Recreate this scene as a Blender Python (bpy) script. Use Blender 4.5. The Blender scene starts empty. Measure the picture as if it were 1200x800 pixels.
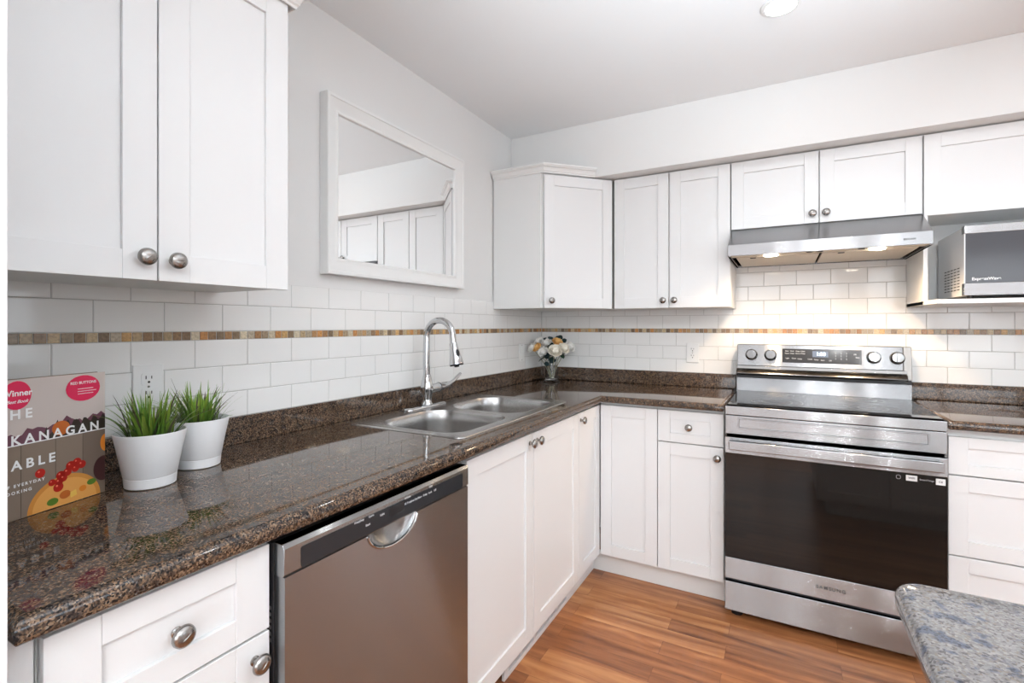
import bpy, bmesh, math, random
from mathutils import Vector, Matrix
from mathutils.geometry import tessellate_polygon
S = bpy.context.scene
COL = S.collection
PI = math.pi
random.seed(7)

# ------------------------------------------------------------------ camera
cam = bpy.data.objects.new('camera', bpy.data.cameras.new('camera'))
COL.objects.link(cam)
cam.location = (1.444, -3.027, 1.2876)
cam.rotation_euler = (PI/2, 0, 0.5054)
cam.data.lens = 576.6/1200*36
cam.data.sensor_width = 36
cam.data.shift_y = -18.2/1200
cam.data.clip_start = 0.02
S.camera = cam

# ------------------------------------------------------------------ colour, world, large lights
S.view_settings.view_transform = 'Standard'
S.view_settings.look = 'None'
S.view_settings.gamma = 1
S.view_settings.use_curve_mapping = False
S.view_settings.exposure = 0.26
W = bpy.data.worlds.new('daylight'); S.world = W
W.use_nodes = True
W.node_tree.nodes['Background'].inputs[0].default_value = (0.80, 0.90, 1.0, 1)
W.node_tree.nodes['Background'].inputs[1].default_value = 1.6

def area(name, loc, rot, sx, sy, power, color=(1, 1, 1), shape='RECTANGLE', spread=PI):
    l = bpy.data.lights.new(name, 'AREA'); l.shape = shape
    l.size = sx; l.size_y = sy; l.energy = power; l.color = color; l.spread = spread
    o = bpy.data.objects.new(name, l); COL.objects.link(o)
    o.location = loc; o.rotation_euler = rot
    return o
K_REAR, K_RIGHT, K_DOWN, K_UP, K_ISLE, K_HOOD, K_AIM = 26, 8, 5.0, 260, 205, 12, 16
# daylight coming through the two rear windows and the right window (openings in the walls)
area('daylight_rear', (1.35, -6.12, 1.45), (PI/2, 0, 0), 1.7, 1.5, K_REAR, (0.96, 0.98, 1.0))
area('daylight_rear', (3.35, -6.12, 1.45), (PI/2, 0, 0), 1.7, 1.5, K_REAR, (0.96, 0.98, 1.0))
area('daylight_side', (4.72, -1.9, 1.5), (PI/2, 0, PI/2), 1.5, 1.2, K_RIGHT, (0.90, 0.95, 1.0))
DOWNLIGHTS = [(1.433, -1.045), (2.32, -1.42), (1.72, -3.62), (2.00, -4.15), (2.45, -4.85), (3.6, -2.6)]

# ------------------------------------------------------------------ materials
def newmat(name):
    m = bpy.data.materials.new(name); m.use_nodes = True
    nt = m.node_tree; b = nt.nodes['Principled BSDF']
    return m, nt, b
def N(nt, t, **kw):
    n = nt.nodes.new(t)
    for k, v in kw.items(): setattr(n, k, v)
    return n
def mat(name, col, rough=0.5, metal=0.0, spec=0.5, emit=None, es=0, trans=0, ior=1.45, alpha=1, coat=0, bump=None):
    m, nt, b = newmat(name)
    b.inputs['Base Color'].default_value = (*col, 1)
    b.inputs['Roughness'].default_value = rough
    b.inputs['Metallic'].default_value = metal
    b.inputs['Specular IOR Level'].default_value = spec
    b.inputs['IOR'].default_value = ior
    b.inputs['Transmission Weight'].default_value = trans
    b.inputs['Coat Weight'].default_value = coat
    if emit:
        b.inputs['Emission Color'].default_value = (*emit, 1); b.inputs['Emission Strength'].default_value = es
    if bump:
        sc, st, dist = bump
        tc = N(nt, 'ShaderNodeTexCoord'); no = N(nt, 'ShaderNodeTexNoise'); bp = N(nt, 'ShaderNodeBump')
        no.inputs['Scale'].default_value = sc; no.inputs['Detail'].default_value = 3
        bp.inputs['Strength'].default_value = st; bp.inputs['Distance'].default_value = dist
        nt.links.new(tc.outputs['Object'], no.inputs['Vector'])
        nt.links.new(no.outputs['Fac'], bp.inputs['Height'])
        nt.links.new(bp.outputs['Normal'], b.inputs['Normal'])
    return m
def srgb(r, g, b):
    f = lambda c: (c/255/12.92 if c/255 <= 0.04045 else ((c/255+0.055)/1.055)**2.4)
    return (f(r), f(g), f(b))

M = {}
M['paint'] = mat('wall_paint', (0.80, 0.795, 0.785), 0.55, bump=(160, 0.12, 0.002))
M['ceil'] = mat('ceiling_paint', (0.90, 0.905, 0.91), 0.8, bump=(120, 0.15, 0.002))
M['white'] = mat('white_thermofoil', (0.80, 0.80, 0.80), 0.32)
M['carcass'] = mat('white_melamine', (0.80, 0.80, 0.79), 0.4)
M['trim'] = mat('white_trim_paint', (0.84, 0.84, 0.83), 0.35)
M['tile'] = mat('glazed_subway_tile', (0.86, 0.855, 0.84), 0.07, bump=(6, 0.05, 0.004))
M['grout'] = mat('grout', (0.50, 0.49, 0.47), 0.8)
M['plastic'] = mat('white_plastic', (0.83, 0.83, 0.82), 0.3)
M['slot'] = mat('dark_slot', (0.02, 0.02, 0.02), 0.6)
M['black'] = mat('black_plastic', (0.018, 0.018, 0.02), 0.35)
M['blackgloss'] = mat('black_gloss_panel', (0.03, 0.031, 0.034), 0.12, spec=0.3)
M['ovenglass'] = mat('oven_glass', (0.009, 0.0085, 0.008), 0.04)
M['mwglass'] = mat('microwave_glass', (0.06, 0.062, 0.072), 0.12)
M['chrome'] = mat('chrome', (0.62, 0.63, 0.64), 0.06, 1)
M['nickel'] = mat('brushed_nickel', (0.36, 0.345, 0.33), 0.25, 1)
M['mirror'] = mat('mirror_glass', (0.90, 0.91, 0.91), 0.0, 1)
M['knobsteel'] = mat('dark_chrome_knob', (0.24, 0.24, 0.24), 0.12, 1)
M['pot'] = mat('white_plastic_pot', (0.84, 0.84, 0.85), 0.38)
M['soil'] = mat('dark_soil', (0.03, 0.03, 0.028), 0.9)
M['glass'] = mat('clear_glass', (0.97, 0.98, 0.98), 0.0, trans=1, ior=1.45)
M['lens'] = mat('lamp_lens', (1, 1, 1), 0.4, emit=(1, 0.98, 0.95), es=14)
M['hoodlens'] = mat('hood_lamp_lens', (1, 1, 1), 0.4, emit=(1, 0.90, 0.74), es=22)
M['lcd'] = mat('lcd_screen', (0.05, 0.06, 0.08), 0.25, emit=(0.30, 0.42, 0.62), es=0.22)
M['lcdtext'] = mat('lcd_digits', (0.8, 0.9, 1), 0.4, emit=(0.75, 0.9, 1.0), es=2.0)
M['legend'] = mat('printed_legend', (0.55, 0.56, 0.58), 0.5)
M['greyprint'] = mat('grey_print', (0.10, 0.10, 0.10), 0.5)
M['whiteprint'] = mat('white_print', (0.85, 0.85, 0.85), 0.5)
M['sticker'] = mat('white_sticker', (0.80, 0.80, 0.80), 0.5)
M['greymetal'] = mat('grey_painted_metal', (0.28, 0.27, 0.26), 0.35, 0.6)
M['whitemetal'] = mat('white_enamel', (0.72, 0.72, 0.73), 0.22)
M['leaf'] = mat('dark_leaf', (0.018, 0.055, 0.030), 0.45)
M['leaf2'] = mat('blue_green_leaf', (0.012, 0.040, 0.045), 0.45)
M['stem'] = mat('pale_stem', (0.35, 0.33, 0.20), 0.5)
M['petal_w'] = mat('white_petal', (0.93, 0.92, 0.88), 0.6)
M['petal_c'] = mat('cream_petal', (0.92, 0.87, 0.76), 0.6)
M['petal_y'] = mat('apricot_petal', (0.90, 0.55, 0.20), 0.6)
M['backing'] = mat('shade_dark_backing', (0.10, 0.10, 0.10), 0.7)

def steel(name, col, rough=0.20, k=0.6):
    """brushed steel: fine horizontal grooves tilt the normal up and down, so lamps smear into vertical streaks"""
    m, nt, b = newmat(name)
    b.inputs['Metallic'].default_value = 1
    b.inputs['Base Color'].default_value = (*col, 1); b.inputs['Roughness'].default_value = rough
    b.inputs['Anisotropic'].default_value = 0.97
    tg = N(nt, 'ShaderNodeCombineXYZ'); tg.inputs[2].default_value = 1; nt.links.new(tg.outputs[0], b.inputs['Tangent'])
    geo = N(nt, 'ShaderNodeNewGeometry')
    sc = N(nt, 'ShaderNodeVectorMath', operation='SCALE'); sc.inputs['Scale'].default_value = 9173.0
    nt.links.new(geo.outputs['Position'], sc.inputs[0])
    wn = N(nt, 'ShaderNodeTexWhiteNoise', noise_dimensions='3D'); nt.links.new(sc.outputs[0], wn.inputs['Vector'])
    sp = N(nt, 'ShaderNodeSeparateColor'); nt.links.new(wn.outputs['Color'], sp.inputs[0])
    ad = N(nt, 'ShaderNodeMath', operation='ADD'); nt.links.new(sp.outputs[0], ad.inputs[0]); nt.links.new(sp.outputs[1], ad.inputs[1])
    sb = N(nt, 'ShaderNodeMath', operation='SUBTRACT'); nt.links.new(ad.outputs[0], sb.inputs[0]); sb.inputs[1].default_value = 1.0
    ml = N(nt, 'ShaderNodeMath', operation='MULTIPLY'); nt.links.new(sb.outputs[0], ml.inputs[0]); ml.inputs[1].default_value = k
    cb = N(nt, 'ShaderNodeCombineXYZ'); nt.links.new(ml.outputs[0], cb.inputs[2])
    va = N(nt, 'ShaderNodeVectorMath', operation='ADD'); nt.links.new(geo.outputs['Normal'], va.inputs[0]); nt.links.new(cb.outputs[0], va.inputs[1])
    nn = N(nt, 'ShaderNodeVectorMath', operation='NORMALIZE'); nt.links.new(va.outputs[0], nn.inputs[0])
    nt.links.new(nn.outputs[0], b.inputs['Normal'])
    return m
M['steel'] = steel('brushed_stainless', (0.38, 0.385, 0.39))
M['steelbright'] = steel('brushed_stainless_bright', (0.33, 0.33, 0.335), 0.20, 0.5)
M['sinksteel'] = mat('sink_stainless', (0.46, 0.455, 0.45), 0.25, 1)
M['darksteel'] = mat('dark_polished_steel', (0.20, 0.195, 0.19), 0.16, 1)
M['filter'] = mat('hood_filter', (0.62, 0.55, 0.46), 0.45, 0.7, bump=(500, 0.5, 0.002))

def granite(name, tone=1.0, cool=0.0, pal=None, scale=330):
    m, nt, b = newmat(name)
    tc = N(nt, 'ShaderNodeTexCoord')
    wob = N(nt, 'ShaderNodeTexNoise'); wob.inputs['Scale'].default_value = 40; wob.inputs['Detail'].default_value = 2
    add = N(nt, 'ShaderNodeMixRGB', blend_type='ADD'); add.inputs[0].default_value = 0.006
    nt.links.new(tc.outputs['Object'], wob.inputs['Vector'])
    nt.links.new(tc.outputs['Object'], add.inputs[1]); nt.links.new(wob.outputs['Color'], add.inputs[2])
    v = N(nt, 'ShaderNodeTexVoronoi'); v.inputs['Scale'].default_value = scale
    nt.links.new(add.outputs[0], v.inputs['Vector'])
    r = N(nt, 'ShaderNodeValToRGB'); r.color_ramp.interpolation = 'CONSTANT'
    cs = [(0.0, (0.008, 0.007, 0.007)), (0.18, (0.035, 0.024, 0.018)), (0.36, (0.085, 0.052, 0.033)),
          (0.58, (0.150, 0.092, 0.055)), (0.74, (0.055, 0.037, 0.027)), (0.86, (0.185, 0.120, 0.076)), (0.97, (0.20, 0.155, 0.115))]
    cs = pal or cs
    while len(r.color_ramp.elements) < len(cs): r.color_ramp.elements.new(0.5)
    for e, (p, c) in zip(r.color_ramp.elements, cs):
        e.position = p; e.color = (*c, 1)
    sep = N(nt, 'ShaderNodeSeparateColor'); nt.links.new(v.outputs['Color'], sep.inputs[0]); nt.links.new(sep.outputs[0], r.inputs[0])
    n2 = N(nt, 'ShaderNodeTexNoise'); n2.inputs['Scale'].default_value = 55; n2.inputs['Detail'].default_value = 4
    nt.links.new(tc.outputs['Object'], n2.inputs['Vector'])
    r2 = N(nt, 'ShaderNodeValToRGB'); r2.color_ramp.elements[0].position = 0.53; r2.color_ramp.elements[1].position = 0.63
    nt.links.new(n2.outputs['Fac'], r2.inputs[0])
    mx = N(nt, 'ShaderNodeMix', data_type='RGBA'); nt.links.new(r2.outputs[0], mx.inputs[0])
    blue = N(nt, 'ShaderNodeMix', data_type='RGBA', blend_type='MULTIPLY'); blue.inputs[0].default_value = 1
    blue.inputs[7].default_value = (0.42, 0.50, 0.66, 1)
    nt.links.new(r.outputs[0], blue.inputs[6])
    nt.links.new(r.outputs[0], mx.inputs[6]); nt.links.new(blue.outputs[2], mx.inputs[7])
    fin = N(nt, 'ShaderNodeMix', data_type='RGBA', blend_type='MULTIPLY'); fin.inputs[0].default_value = 1
    fin.inputs[7].default_value = (tone, tone*(1-0.0*cool), tone*(1+cool), 1)
    nt.links.new(mx.outputs[2], fin.inputs[6])
    nt.links.new(fin.outputs[2], b.inputs['Base Color'])
    b.inputs['Roughness'].default_value = 0.06
    b.inputs['IOR'].default_value = 1.52
    b.inputs['Specular IOR Level'].default_value = 0.6
    return m
M['granite'] = granite('brown_granite', 1.2, scale=400)
M['granite2'] = granite('island_granite_sheen', 1.1, 0.0, [(0.0, (0.10, 0.092, 0.09)), (0.14, (0.165, 0.155, 0.15)), (0.34, (0.20, 0.19, 0.19)), (0.58, (0.225, 0.21, 0.21)), (0.78, (0.18, 0.155, 0.13)), (0.90, (0.26, 0.245, 0.235))], 380)  # grey palette puts the bright window reflection into the stone colour

def wood_floor():
    m, nt, b = newmat('laminate_planks')
    geo = N(nt, 'ShaderNodeNewGeometry')
    mp = N(nt, 'ShaderNodeMapping'); nt.links.new(geo.outputs['Position'], mp.inputs[0])
    br = N(nt, 'ShaderNodeTexBrick')
    br.offset = 0.37; br.offset_frequency = 2
    for k, v in (('Scale', 1), ('Mortar Size', 0.0006), ('Mortar Smooth', 0.1), ('Bias', 0), ('Brick Width', 0.62), ('Row Height', 0.088)):
        br.inputs[k].default_value = v
    br.inputs['Color1'].default_value = (0, 0, 0, 1); br.inputs['Color2'].default_value = (1, 1, 1, 1); br.inputs['Mortar'].default_value = (0.3, 0.3, 0.3, 1)
    nt.links.new(mp.outputs[0], br.inputs['Vector'])
    bw = N(nt, 'ShaderNodeRGBToBW'); nt.links.new(br.outputs['Color'], bw.inputs[0])
    # grain, offset per plank
    cmb = N(nt, 'ShaderNodeCombineXYZ'); ml = N(nt, 'ShaderNodeMath', operation='MULTIPLY'); ml.inputs[1].default_value = 37
    nt.links.new(bw.outputs[0], ml.inputs[0]); nt.links.new(ml.outputs[0], cmb.inputs[2]); nt.links.new(ml.outputs[0], cmb.inputs[0])
    va = N(nt, 'ShaderNodeVectorMath', operation='ADD'); nt.links.new(geo.outputs['Position'], va.inputs[0]); nt.links.new(cmb.outputs[0], va.inputs[1])
    mg = N(nt, 'ShaderNodeMapping'); mg.inputs['Scale'].default_value = (1.3, 9, 1); nt.links.new(va.outputs[0], mg.inputs[0])
    n1 = N(nt, 'ShaderNodeTexNoise'); n1.inputs['Scale'].default_value = 1.5; n1.inputs['Detail'].default_value = 6; n1.inputs['Distortion'].default_value = 1.8
    nt.links.new(mg.outputs[0], n1.inputs['Vector'])
    wv = N(nt, 'ShaderNodeTexWave'); wv.bands_direction = 'Y'; wv.inputs['Scale'].default_value = 1.1; wv.inputs['Distortion'].default_value = 7; wv.inputs['Detail'].default_value = 2; wv.inputs['Detail Scale'].default_value = 0.6
    mg2 = N(nt, 'ShaderNodeMapping'); mg2.inputs['Scale'].default_value = (0.9, 5, 1); nt.links.new(va.outputs[0], mg2.inputs[0]); nt.links.new(mg2.outputs[0], wv.inputs['Vector'])
    ram = N(nt, 'ShaderNodeValToRGB')
    cs = [(0.22, srgb(100, 60, 38)), (0.42, srgb(150, 94, 58)), (0.60, srgb(178, 117, 74)), (0.85, srgb(206, 148, 98))]
    while len(ram.color_ramp.elements) < len(cs): ram.color_ramp.elements.new(0.5)
    for e, (p, c) in zip(ram.color_ramp.elements, cs): e.position = p; e.color = (*c, 1)
    s1 = N(nt, 'ShaderNodeMath', operation='MULTIPLY_ADD'); s1.inputs[1].default_value = 0.28; nt.links.new(bw.outputs[0], s1.inputs[0])
    s2 = N(nt, 'ShaderNodeMath', operation='MULTIPLY_ADD'); s2.inputs[1].default_value = 0.13; s2.inputs[2].default_value = -0.015
    nt.links.new(wv.outputs['Fac'], s2.inputs[0])
    s3 = N(nt, 'ShaderNodeMath', operation='MULTIPLY_ADD'); s3.inputs[1].default_value = 0.75
    nt.links.new(n1.outputs['Fac'], s3.inputs[0]); nt.links.new(s2.outputs[0], s3.inputs[2]); nt.links.new(s3.outputs[0], s1.inputs[2])
    nt.links.new(s1.outputs[0], ram.inputs[0])
    dk = N(nt, 'ShaderNodeMix', data_type='RGBA', blend_type='MULTIPLY'); nt.links.new(br.outputs['Fac'], dk.inputs[0])
    dk.inputs[7].default_value = (0.45, 0.4, 0.38, 1); nt.links.new(ram.outputs[0], dk.inputs[6])
    nt.links.new(dk.outputs[2], b.inputs['Base Color'])
    b.inputs['Roughness'].default_value = 0.30
    return m
M['floor'] = wood_floor()

def attr_mat(name, rough=0.4):
    m, nt, b = newmat(name)
    a = N(nt, 'ShaderNodeVertexColor'); a.layer_name = 'tint'
    tc = N(nt, 'ShaderNodeTexCoord'); no = N(nt, 'ShaderNodeTexNoise'); no.inputs['Scale'].default_value = 150; no.inputs['Detail'].default_value = 4
    nt.links.new(tc.outputs['Object'], no.inputs['Vector'])
    mr = N(nt, 'ShaderNodeMapRange'); mr.inputs[1].default_value = 0.3; mr.inputs[2].default_value = 0.7; mr.inputs[3].default_value = 0.72; mr.inputs[4].default_value = 1.25
    nt.links.new(no.outputs['Fac'], mr.inputs[0])
    mx = N(nt, 'ShaderNodeMix', data_type='RGBA', blend_type='MULTIPLY'); mx.inputs[0].default_value = 1
    nt.links.new(a.outputs[0], mx.inputs[6]); nt.links.new(mr.outputs[0], mx.inputs[7])
    nt.links.new(mx.outputs[2], b.inputs['Base Color']); b.inputs['Roughness'].default_value = rough
    return m
M['mosaic'] = attr_mat('stone_mosaic', 0.22)
def grass_mat():
    m, nt, b = newmat('artificial_grass')
    a = N(nt, 'ShaderNodeVertexColor'); a.layer_name = 'tint'
    nt.links.new(a.outputs[0], b.inputs['Base Color']); b.inputs['Roughness'].default_value = 0.38
    return m
M['grass'] = grass_mat()

# ------------------------------------------------------------------ mesh helpers
class MB:
    def __init__(s): s.bm = bmesh.new(); s.lay = None
    def face(s, vs, mi=0):
        try:
            f = s.bm.faces.new(vs); f.material_index = mi; return f
        except ValueError: return None
    def box(s, x0, x1, y0, y1, z0, z1, mi=0, mtx=None):
        if x0 > x1: x0, x1 = x1, x0
        if y0 > y1: y0, y1 = y1, y0
        if z0 > z1: z0, z1 = z1, z0
        co = [Vector((x, y, z)) for z in (z0, z1) for y in (y0, y1) for x in (x0, x1)]
        if mtx: co = [mtx @ c for c in co]
        v = [s.bm.verts.new(c) for c in co]
        for q in ((0, 2, 3, 1), (4, 5, 7, 6), (0, 1, 5, 4), (2, 6, 7, 3), (0, 4, 6, 2), (1, 3, 7, 5)):
            s.face([v[i] for i in q], mi)
        return s
    def lathe(s, prof, seg=24, mtx=None, mi=0, sx=1, sy=1, close=True):
        rings = []
        for r, z in prof:
            if r < 1e-6:
                c = Vector((0, 0, z)); rings.append([s.bm.verts.new(mtx @ c if mtx else c)])
            else:
                row = []
                for k in range(seg):
                    a = 2*PI*k/seg; c = Vector((r*sx*math.cos(a), r*sy*math.sin(a), z))
                    row.append(s.bm.verts.new(mtx @ c if mtx else c))
                rings.append(row)
        for a, b in zip(rings, rings[1:]):
            for k in range(seg):
                k2 = (k+1) % seg
                if len(a) == 1 and len(b) == 1: continue
                if len(a) == 1: s.face([a[0], b[k2], b[k]][::-1], mi)
                elif len(b) == 1: s.face([a[k], a[k2], b[0]], mi)
                else: s.face([a[k], a[k2], b[k2], b[k]], mi)
        if close:
            if len(rings[0]) > 1: s.face(rings[0][::-1], mi)
            if len(rings[-1]) > 1: s.face(rings[-1], mi)
        return s
    def tube(s, pts, rad, seg=14, mi=0, cap=True):
        pts = [Vector(p) for p in pts]
        n = len(pts)
        if not hasattr(rad, '__len__'): rad = [rad]*n
        rings = []; up = None
        for i, p in enumerate(pts):
            t = (pts[min(i+1, n-1)]-pts[max(i-1, 0)]).normalized()
            if up is None:
                up = Vector((0, 0, 1)) if abs(t.z) < 0.9 else Vector((0, 1, 0))
            up = (up - t*up.dot(t)).normalized(); w = t.cross(up)
            rr = rad[i] if hasattr(rad[i], '__len__') else (rad[i], rad[i])
            rings.append([s.bm.verts.new(p + up*math.cos(2*PI*k/seg)*rr[0] + w*math.sin(2*PI*k/seg)*rr[1]) for k in range(seg)])
        for a, b in zip(rings, rings[1:]):
            for k in range(seg): s.face([a[k], b[k], b[(k+1) % seg], a[(k+1) % seg]], mi)
        if cap: s.face(rings[0], mi); s.face(rings[-1][::-1], mi)
        return s
    def sweep(s, path, prof, closed=False, mi=0, caps=True):
        """path: list of 2D points (x,y); prof: list of (offset to the right of travel, z)"""
        n = len(path); P = [Vector(p) for p in path]
        rows = []
        for i in range(n):
            a = P[i-1] if (i > 0 or closed) else None
            c = P[(i+1) % n] if (i < n-1 or closed) else None
            d1 = (P[i]-a).normalized() if a is not None else None
            d2 = (c-P[i]).normalized() if c is not None else None
            if d1 is None: d1 = d2
            if d2 is None: d2 = d1
            n1 = Vector((d1.y, -d1.x)); n2 = Vector((d2.y, -d2.x))
            m = (n1+n2).normalized(); k = 1/max(0.2, m.dot(n1))
            rows.append([s.bm.verts.new((P[i].x+m.x*k*o, P[i].y+m.y*k*o, z)) for o, z in prof])
        rng = range(n) if closed else range(n-1)
        for i in rng:
            a, b = rows[i], rows[(i+1) % n]
            L = len(prof)
            for j in range(L):
                s.face([a[j], b[j], b[(j+1) % L], a[(j+1) % L]], mi)
        if caps and not closed: s.face(rows[0], mi); s.face(rows[-1][::-1], mi)
        return s
    def prism(s, poly, z0, z1, mi=0, mtx=None):
        T = (lambda c: mtx @ c) if mtx else (lambda c: c)
        lo = [s.bm.verts.new(T(Vector((x, y, z0)))) for x, y in poly]
        hi = [s.bm.verts.new(T(Vector((x, y, z1)))) for x, y in poly]
        n = len(poly)
        s.face(lo[::-1], mi); s.face(hi, mi)
        for i in range(n): s.face([lo[i], lo[(i+1) % n], hi[(i+1) % n], hi[i]], mi)
        return s
    def build(s, name, mats, parent=None, bevel=0, seg=2, loc=None, smooth=35, solid=0, subd=0, recalc=True):
        if recalc: bmesh.ops.recalc_face_normals(s.bm, faces=s.bm.faces)
        me = bpy.data.meshes.new(name); s.bm.to_mesh(me); s.bm.free()
        if not isinstance(mats, (list, tuple)): mats = [mats]
        for m in mats: me.materials.append(m)
        o = bpy.data.objects.new(name, me); COL.objects.link(o)
        if smooth:
            me.polygons.foreach_set('use_smooth', [True]*len(me.polygons))
            me.set_sharp_from_angle(angle=math.radians(smooth))
        if parent: o.parent = parent
        if loc: o.location = loc
        if solid:
            md = o.modifiers.new('solid', 'SOLIDIFY'); md.thickness = solid; md.offset = 0
        if bevel:
            md = o.modifiers.new('bevel', 'BEVEL'); md.width = bevel; md.segments = seg; md.limit_method = 'ANGLE'
            md.angle_limit = math.radians(40); md.harden_normals = True
        if subd:
            md = o.modifiers.new('sub', 'SUBSURF'); md.levels = subd; md.render_levels = subd
        return o

def thing(name, label, cat, loc=(0, 0, 0), rz=0, group=None):
    o = bpy.data.objects.new(name, None); COL.objects.link(o); o.empty_display_size = 0.05
    o.location = loc; o.rotation_euler = (0, 0, rz); o['label'] = label; o['category'] = cat
    if group: o['group'] = group
    return o
def tag(o, label, cat, group=None, kind=None):
    o['label'] = label; o['category'] = cat
    if group: o['group'] = group
    if kind: o['kind'] = kind
    return o
def struct(o, label=None, cat=None):
    o['kind'] = 'structure'
    if label: o['label'] = label
    if cat: o['category'] = cat
    return o
def text(s, size, name, m, parent, mtx, extrude=0.0004, bold=0.0, align='CENTER', spacing=1.0, shear=0.0):
    c = bpy.data.curves.new('t', 'FONT'); c.body = s; c.size = size; c.extrude = extrude; c.offset = bold
    c.align_x = align; c.align_y = 'CENTER'; c.space_character = spacing; c.shear = shear
    t = bpy.data.objects.new('t', c); COL.objects.link(t)
    bpy.context.view_layer.update()
    dg = bpy.context.evaluated_depsgraph_get()
    me = bpy.data.meshes.new_from_object(t.evaluated_get(dg))
    bpy.data.objects.remove(t)
    me.transform(mtx); me.materials.clear(); me.materials.append(m); me.name = name
    o = bpy.data.objects.new(name, me); COL.objects.link(o); o.parent = parent
    return o
RX90 = Matrix.Rotation(PI/2, 4, 'X')      # text facing -y, upright
def TX(x, y, z, extra=Matrix.Identity(4)): return Matrix.Translation((x, y, z)) @ extra @ RX90

def offset_poly(poly, d):
    """inset a CCW polygon by d (mitred)"""
    n = len(poly); out = []
    for i in range(n):
        p0, p1, p2 = Vector(poly[i-1]), Vector(poly[i]), Vector(poly[(i+1) % n])
        a = (p1-p0).normalized(); b = (p2-p1).normalized()
        na = Vector((-a.y, a.x)); nb = Vector((-b.y, b.x))
        m = na+nb
        if m.length < 1e-6: m = na
        m.normalize(); k = 1/max(0.3, m.dot(na))
        out.append((p1.x+m.x*k*d, p1.y+m.y*k*d))
    return out
def rrect(x0, x1, y0, y1, r, seg=6):
    if not hasattr(r, '__len__'): r = [r]*4
    pts = []
    for (cx, cy, a0, rr) in ((x1-r[0], y0+r[0], -PI/2, r[0]), (x1-r[1], y1-r[1], 0, r[1]), (x0+r[2], y1-r[2], PI/2, r[2]), (x0+r[3], y0+r[3], PI, r[3])):
        if rr < 1e-6: pts.append((cx, cy)); continue
        for k in range(seg+1):
            a = a0+PI/2*k/seg; pts.append((cx+rr*math.cos(a), cy+rr*math.sin(a)))
    return pts
def cap(mb, rings, flip=False, mi=0):
    """rings: list of lists of bmverts (outer, holes...)"""
    tris = tessellate_polygon([[v.co.copy() for v in r] for r in rings])
    flat = [v for r in rings for v in r]
    for t in tris:
        vs = [flat[i] for i in t]
        mb.face(vs[::-1] if flip else vs, mi)
def slab(mb, poly, prof, holes=(), mi=0):
    """prof = [(inset, z)...] from bottom to top; caps with holes"""
    rows = [[mb.bm.verts.new((x, y, z)) for x, y in offset_poly(poly, ins)] for ins, z in prof]
    n = len(poly)
    for a, b in zip(rows, rows[1:]):
        for i in range(n): mb.face([a[i], a[(i+1) % n], b[(i+1) % n], b[i]], mi)
    zl, zh = prof[0][1], prof[-1][1]
    hl = [[mb.bm.verts.new((x, y, zl)) for x, y in h] for h in holes]
    hh = [[mb.bm.verts.new((x, y, zh)) for x, y in h] for h in holes]
    for a, b in zip(hl, hh):
        for i in range(len(a)): mb.face([a[i], b[i], b[(i+1) % len(a)], a[(i+1) % len(a)]], mi)
    cap(mb, [rows[0]]+hl, True, mi); cap(mb, [rows[-1]]+hh, False, mi)

# ------------------------------------------------------------------ room shell
RX, RY, CZ = 4.6, -6.0, 2.42
WL = -0.006     # painted wall plane behind the tile faces
mb = MB(); mb.box(-0.2, RX+0.2, RY-0.2, 0.2, -0.06, 0.0)
fl = struct(mb.build('floor', M['floor'], smooth=0), 'warm brown wood plank floor', 'floor')
mb = MB(); mb.box(-0.2, RX+0.2, RY-0.2, 0.2, CZ, CZ+0.06)
struct(mb.build('ceiling', M['ceil'], smooth=0), 'plain white ceiling', 'ceiling')
mb = MB(); mb.box(-0.2, WL, RY, 0.2, 0, CZ)
wl = struct(mb.build('wall_left', M['paint'], smooth=0), 'pale grey wall behind the sink', 'wall')
mb = MB(); mb.box(WL, RX, -WL, 0.2, 0, CZ)
wb = struct(mb.build('wall_back', M['paint'], smooth=0), 'pale wall behind the range', 'wall')
def wall_with_holes(name, along, a0, a1, fixed, thick, holes):
    mb = MB()
    def bx(u0, u1, z0, z1):
        if u1-u0 < 1e-4 or z1-z0 < 1e-4: return
        if along == 'x': mb.box(u0, u1, fixed, fixed+thick, z0, z1)
        else: mb.box(fixed, fixed+thick, u0, u1, z0, z1)
    u = a0
    for (h0, h1, z0, z1) in sorted(holes):
        bx(u, h0, 0, CZ); bx(h0, h1, 0, z0); bx(h0, h1, z1, CZ); u = h1
    bx(u, a1, 0, CZ)
    return mb.build(name, M['paint'], smooth=0)
struct(wall_with_holes('wall_rear', 'x', WL, RX, RY, -0.1, [(0.5, 2.2, 0.7, 2.2), (2.5, 4.2, 0.7, 2.2)]), 'far wall behind the camera', 'wall')
struct(wall_with_holes('wall_right', 'y', RY, 0, RX, 0.1, [(-2.65, -1.15, 0.9, 2.1)]), 'right wall with a window', 'wall')
def window(n, along, u0, u1, z0, z1, fixed, depth):
    mb = MB(); w = 0.05
    def bx(a, b, c, d):
        if along == 'x': mb.box(a, b, fixed-depth/2, fixed+depth/2, c, d)
        else: mb.box(fixed-depth/2, fixed+depth/2, a, b, c, d)
    bx(u0, u0+w, z0, z1); bx(u1-w, u1, z0, z1); bx(u0+w, u1-w, z0, z0+w); bx(u0+w, u1-w, z1-w, z1)
    m = (u0+u1)/2; bx(m-w/2, m+w/2, z0+w, z1-w)
    return struct(mb.build('window_%d' % n, M['trim'], bevel=0.003), 'white framed window', 'window')
window(1, 'x', 0.5, 2.2, 0.7, 2.2, RY-0.05, 0.08)
window(2, 'x', 2.5, 4.2, 0.7, 2.2, RY-0.05, 0.08)
window(3, 'y', -2.65, -1.15, 0.9, 2.1, RX+0.05, 0.08)
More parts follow.
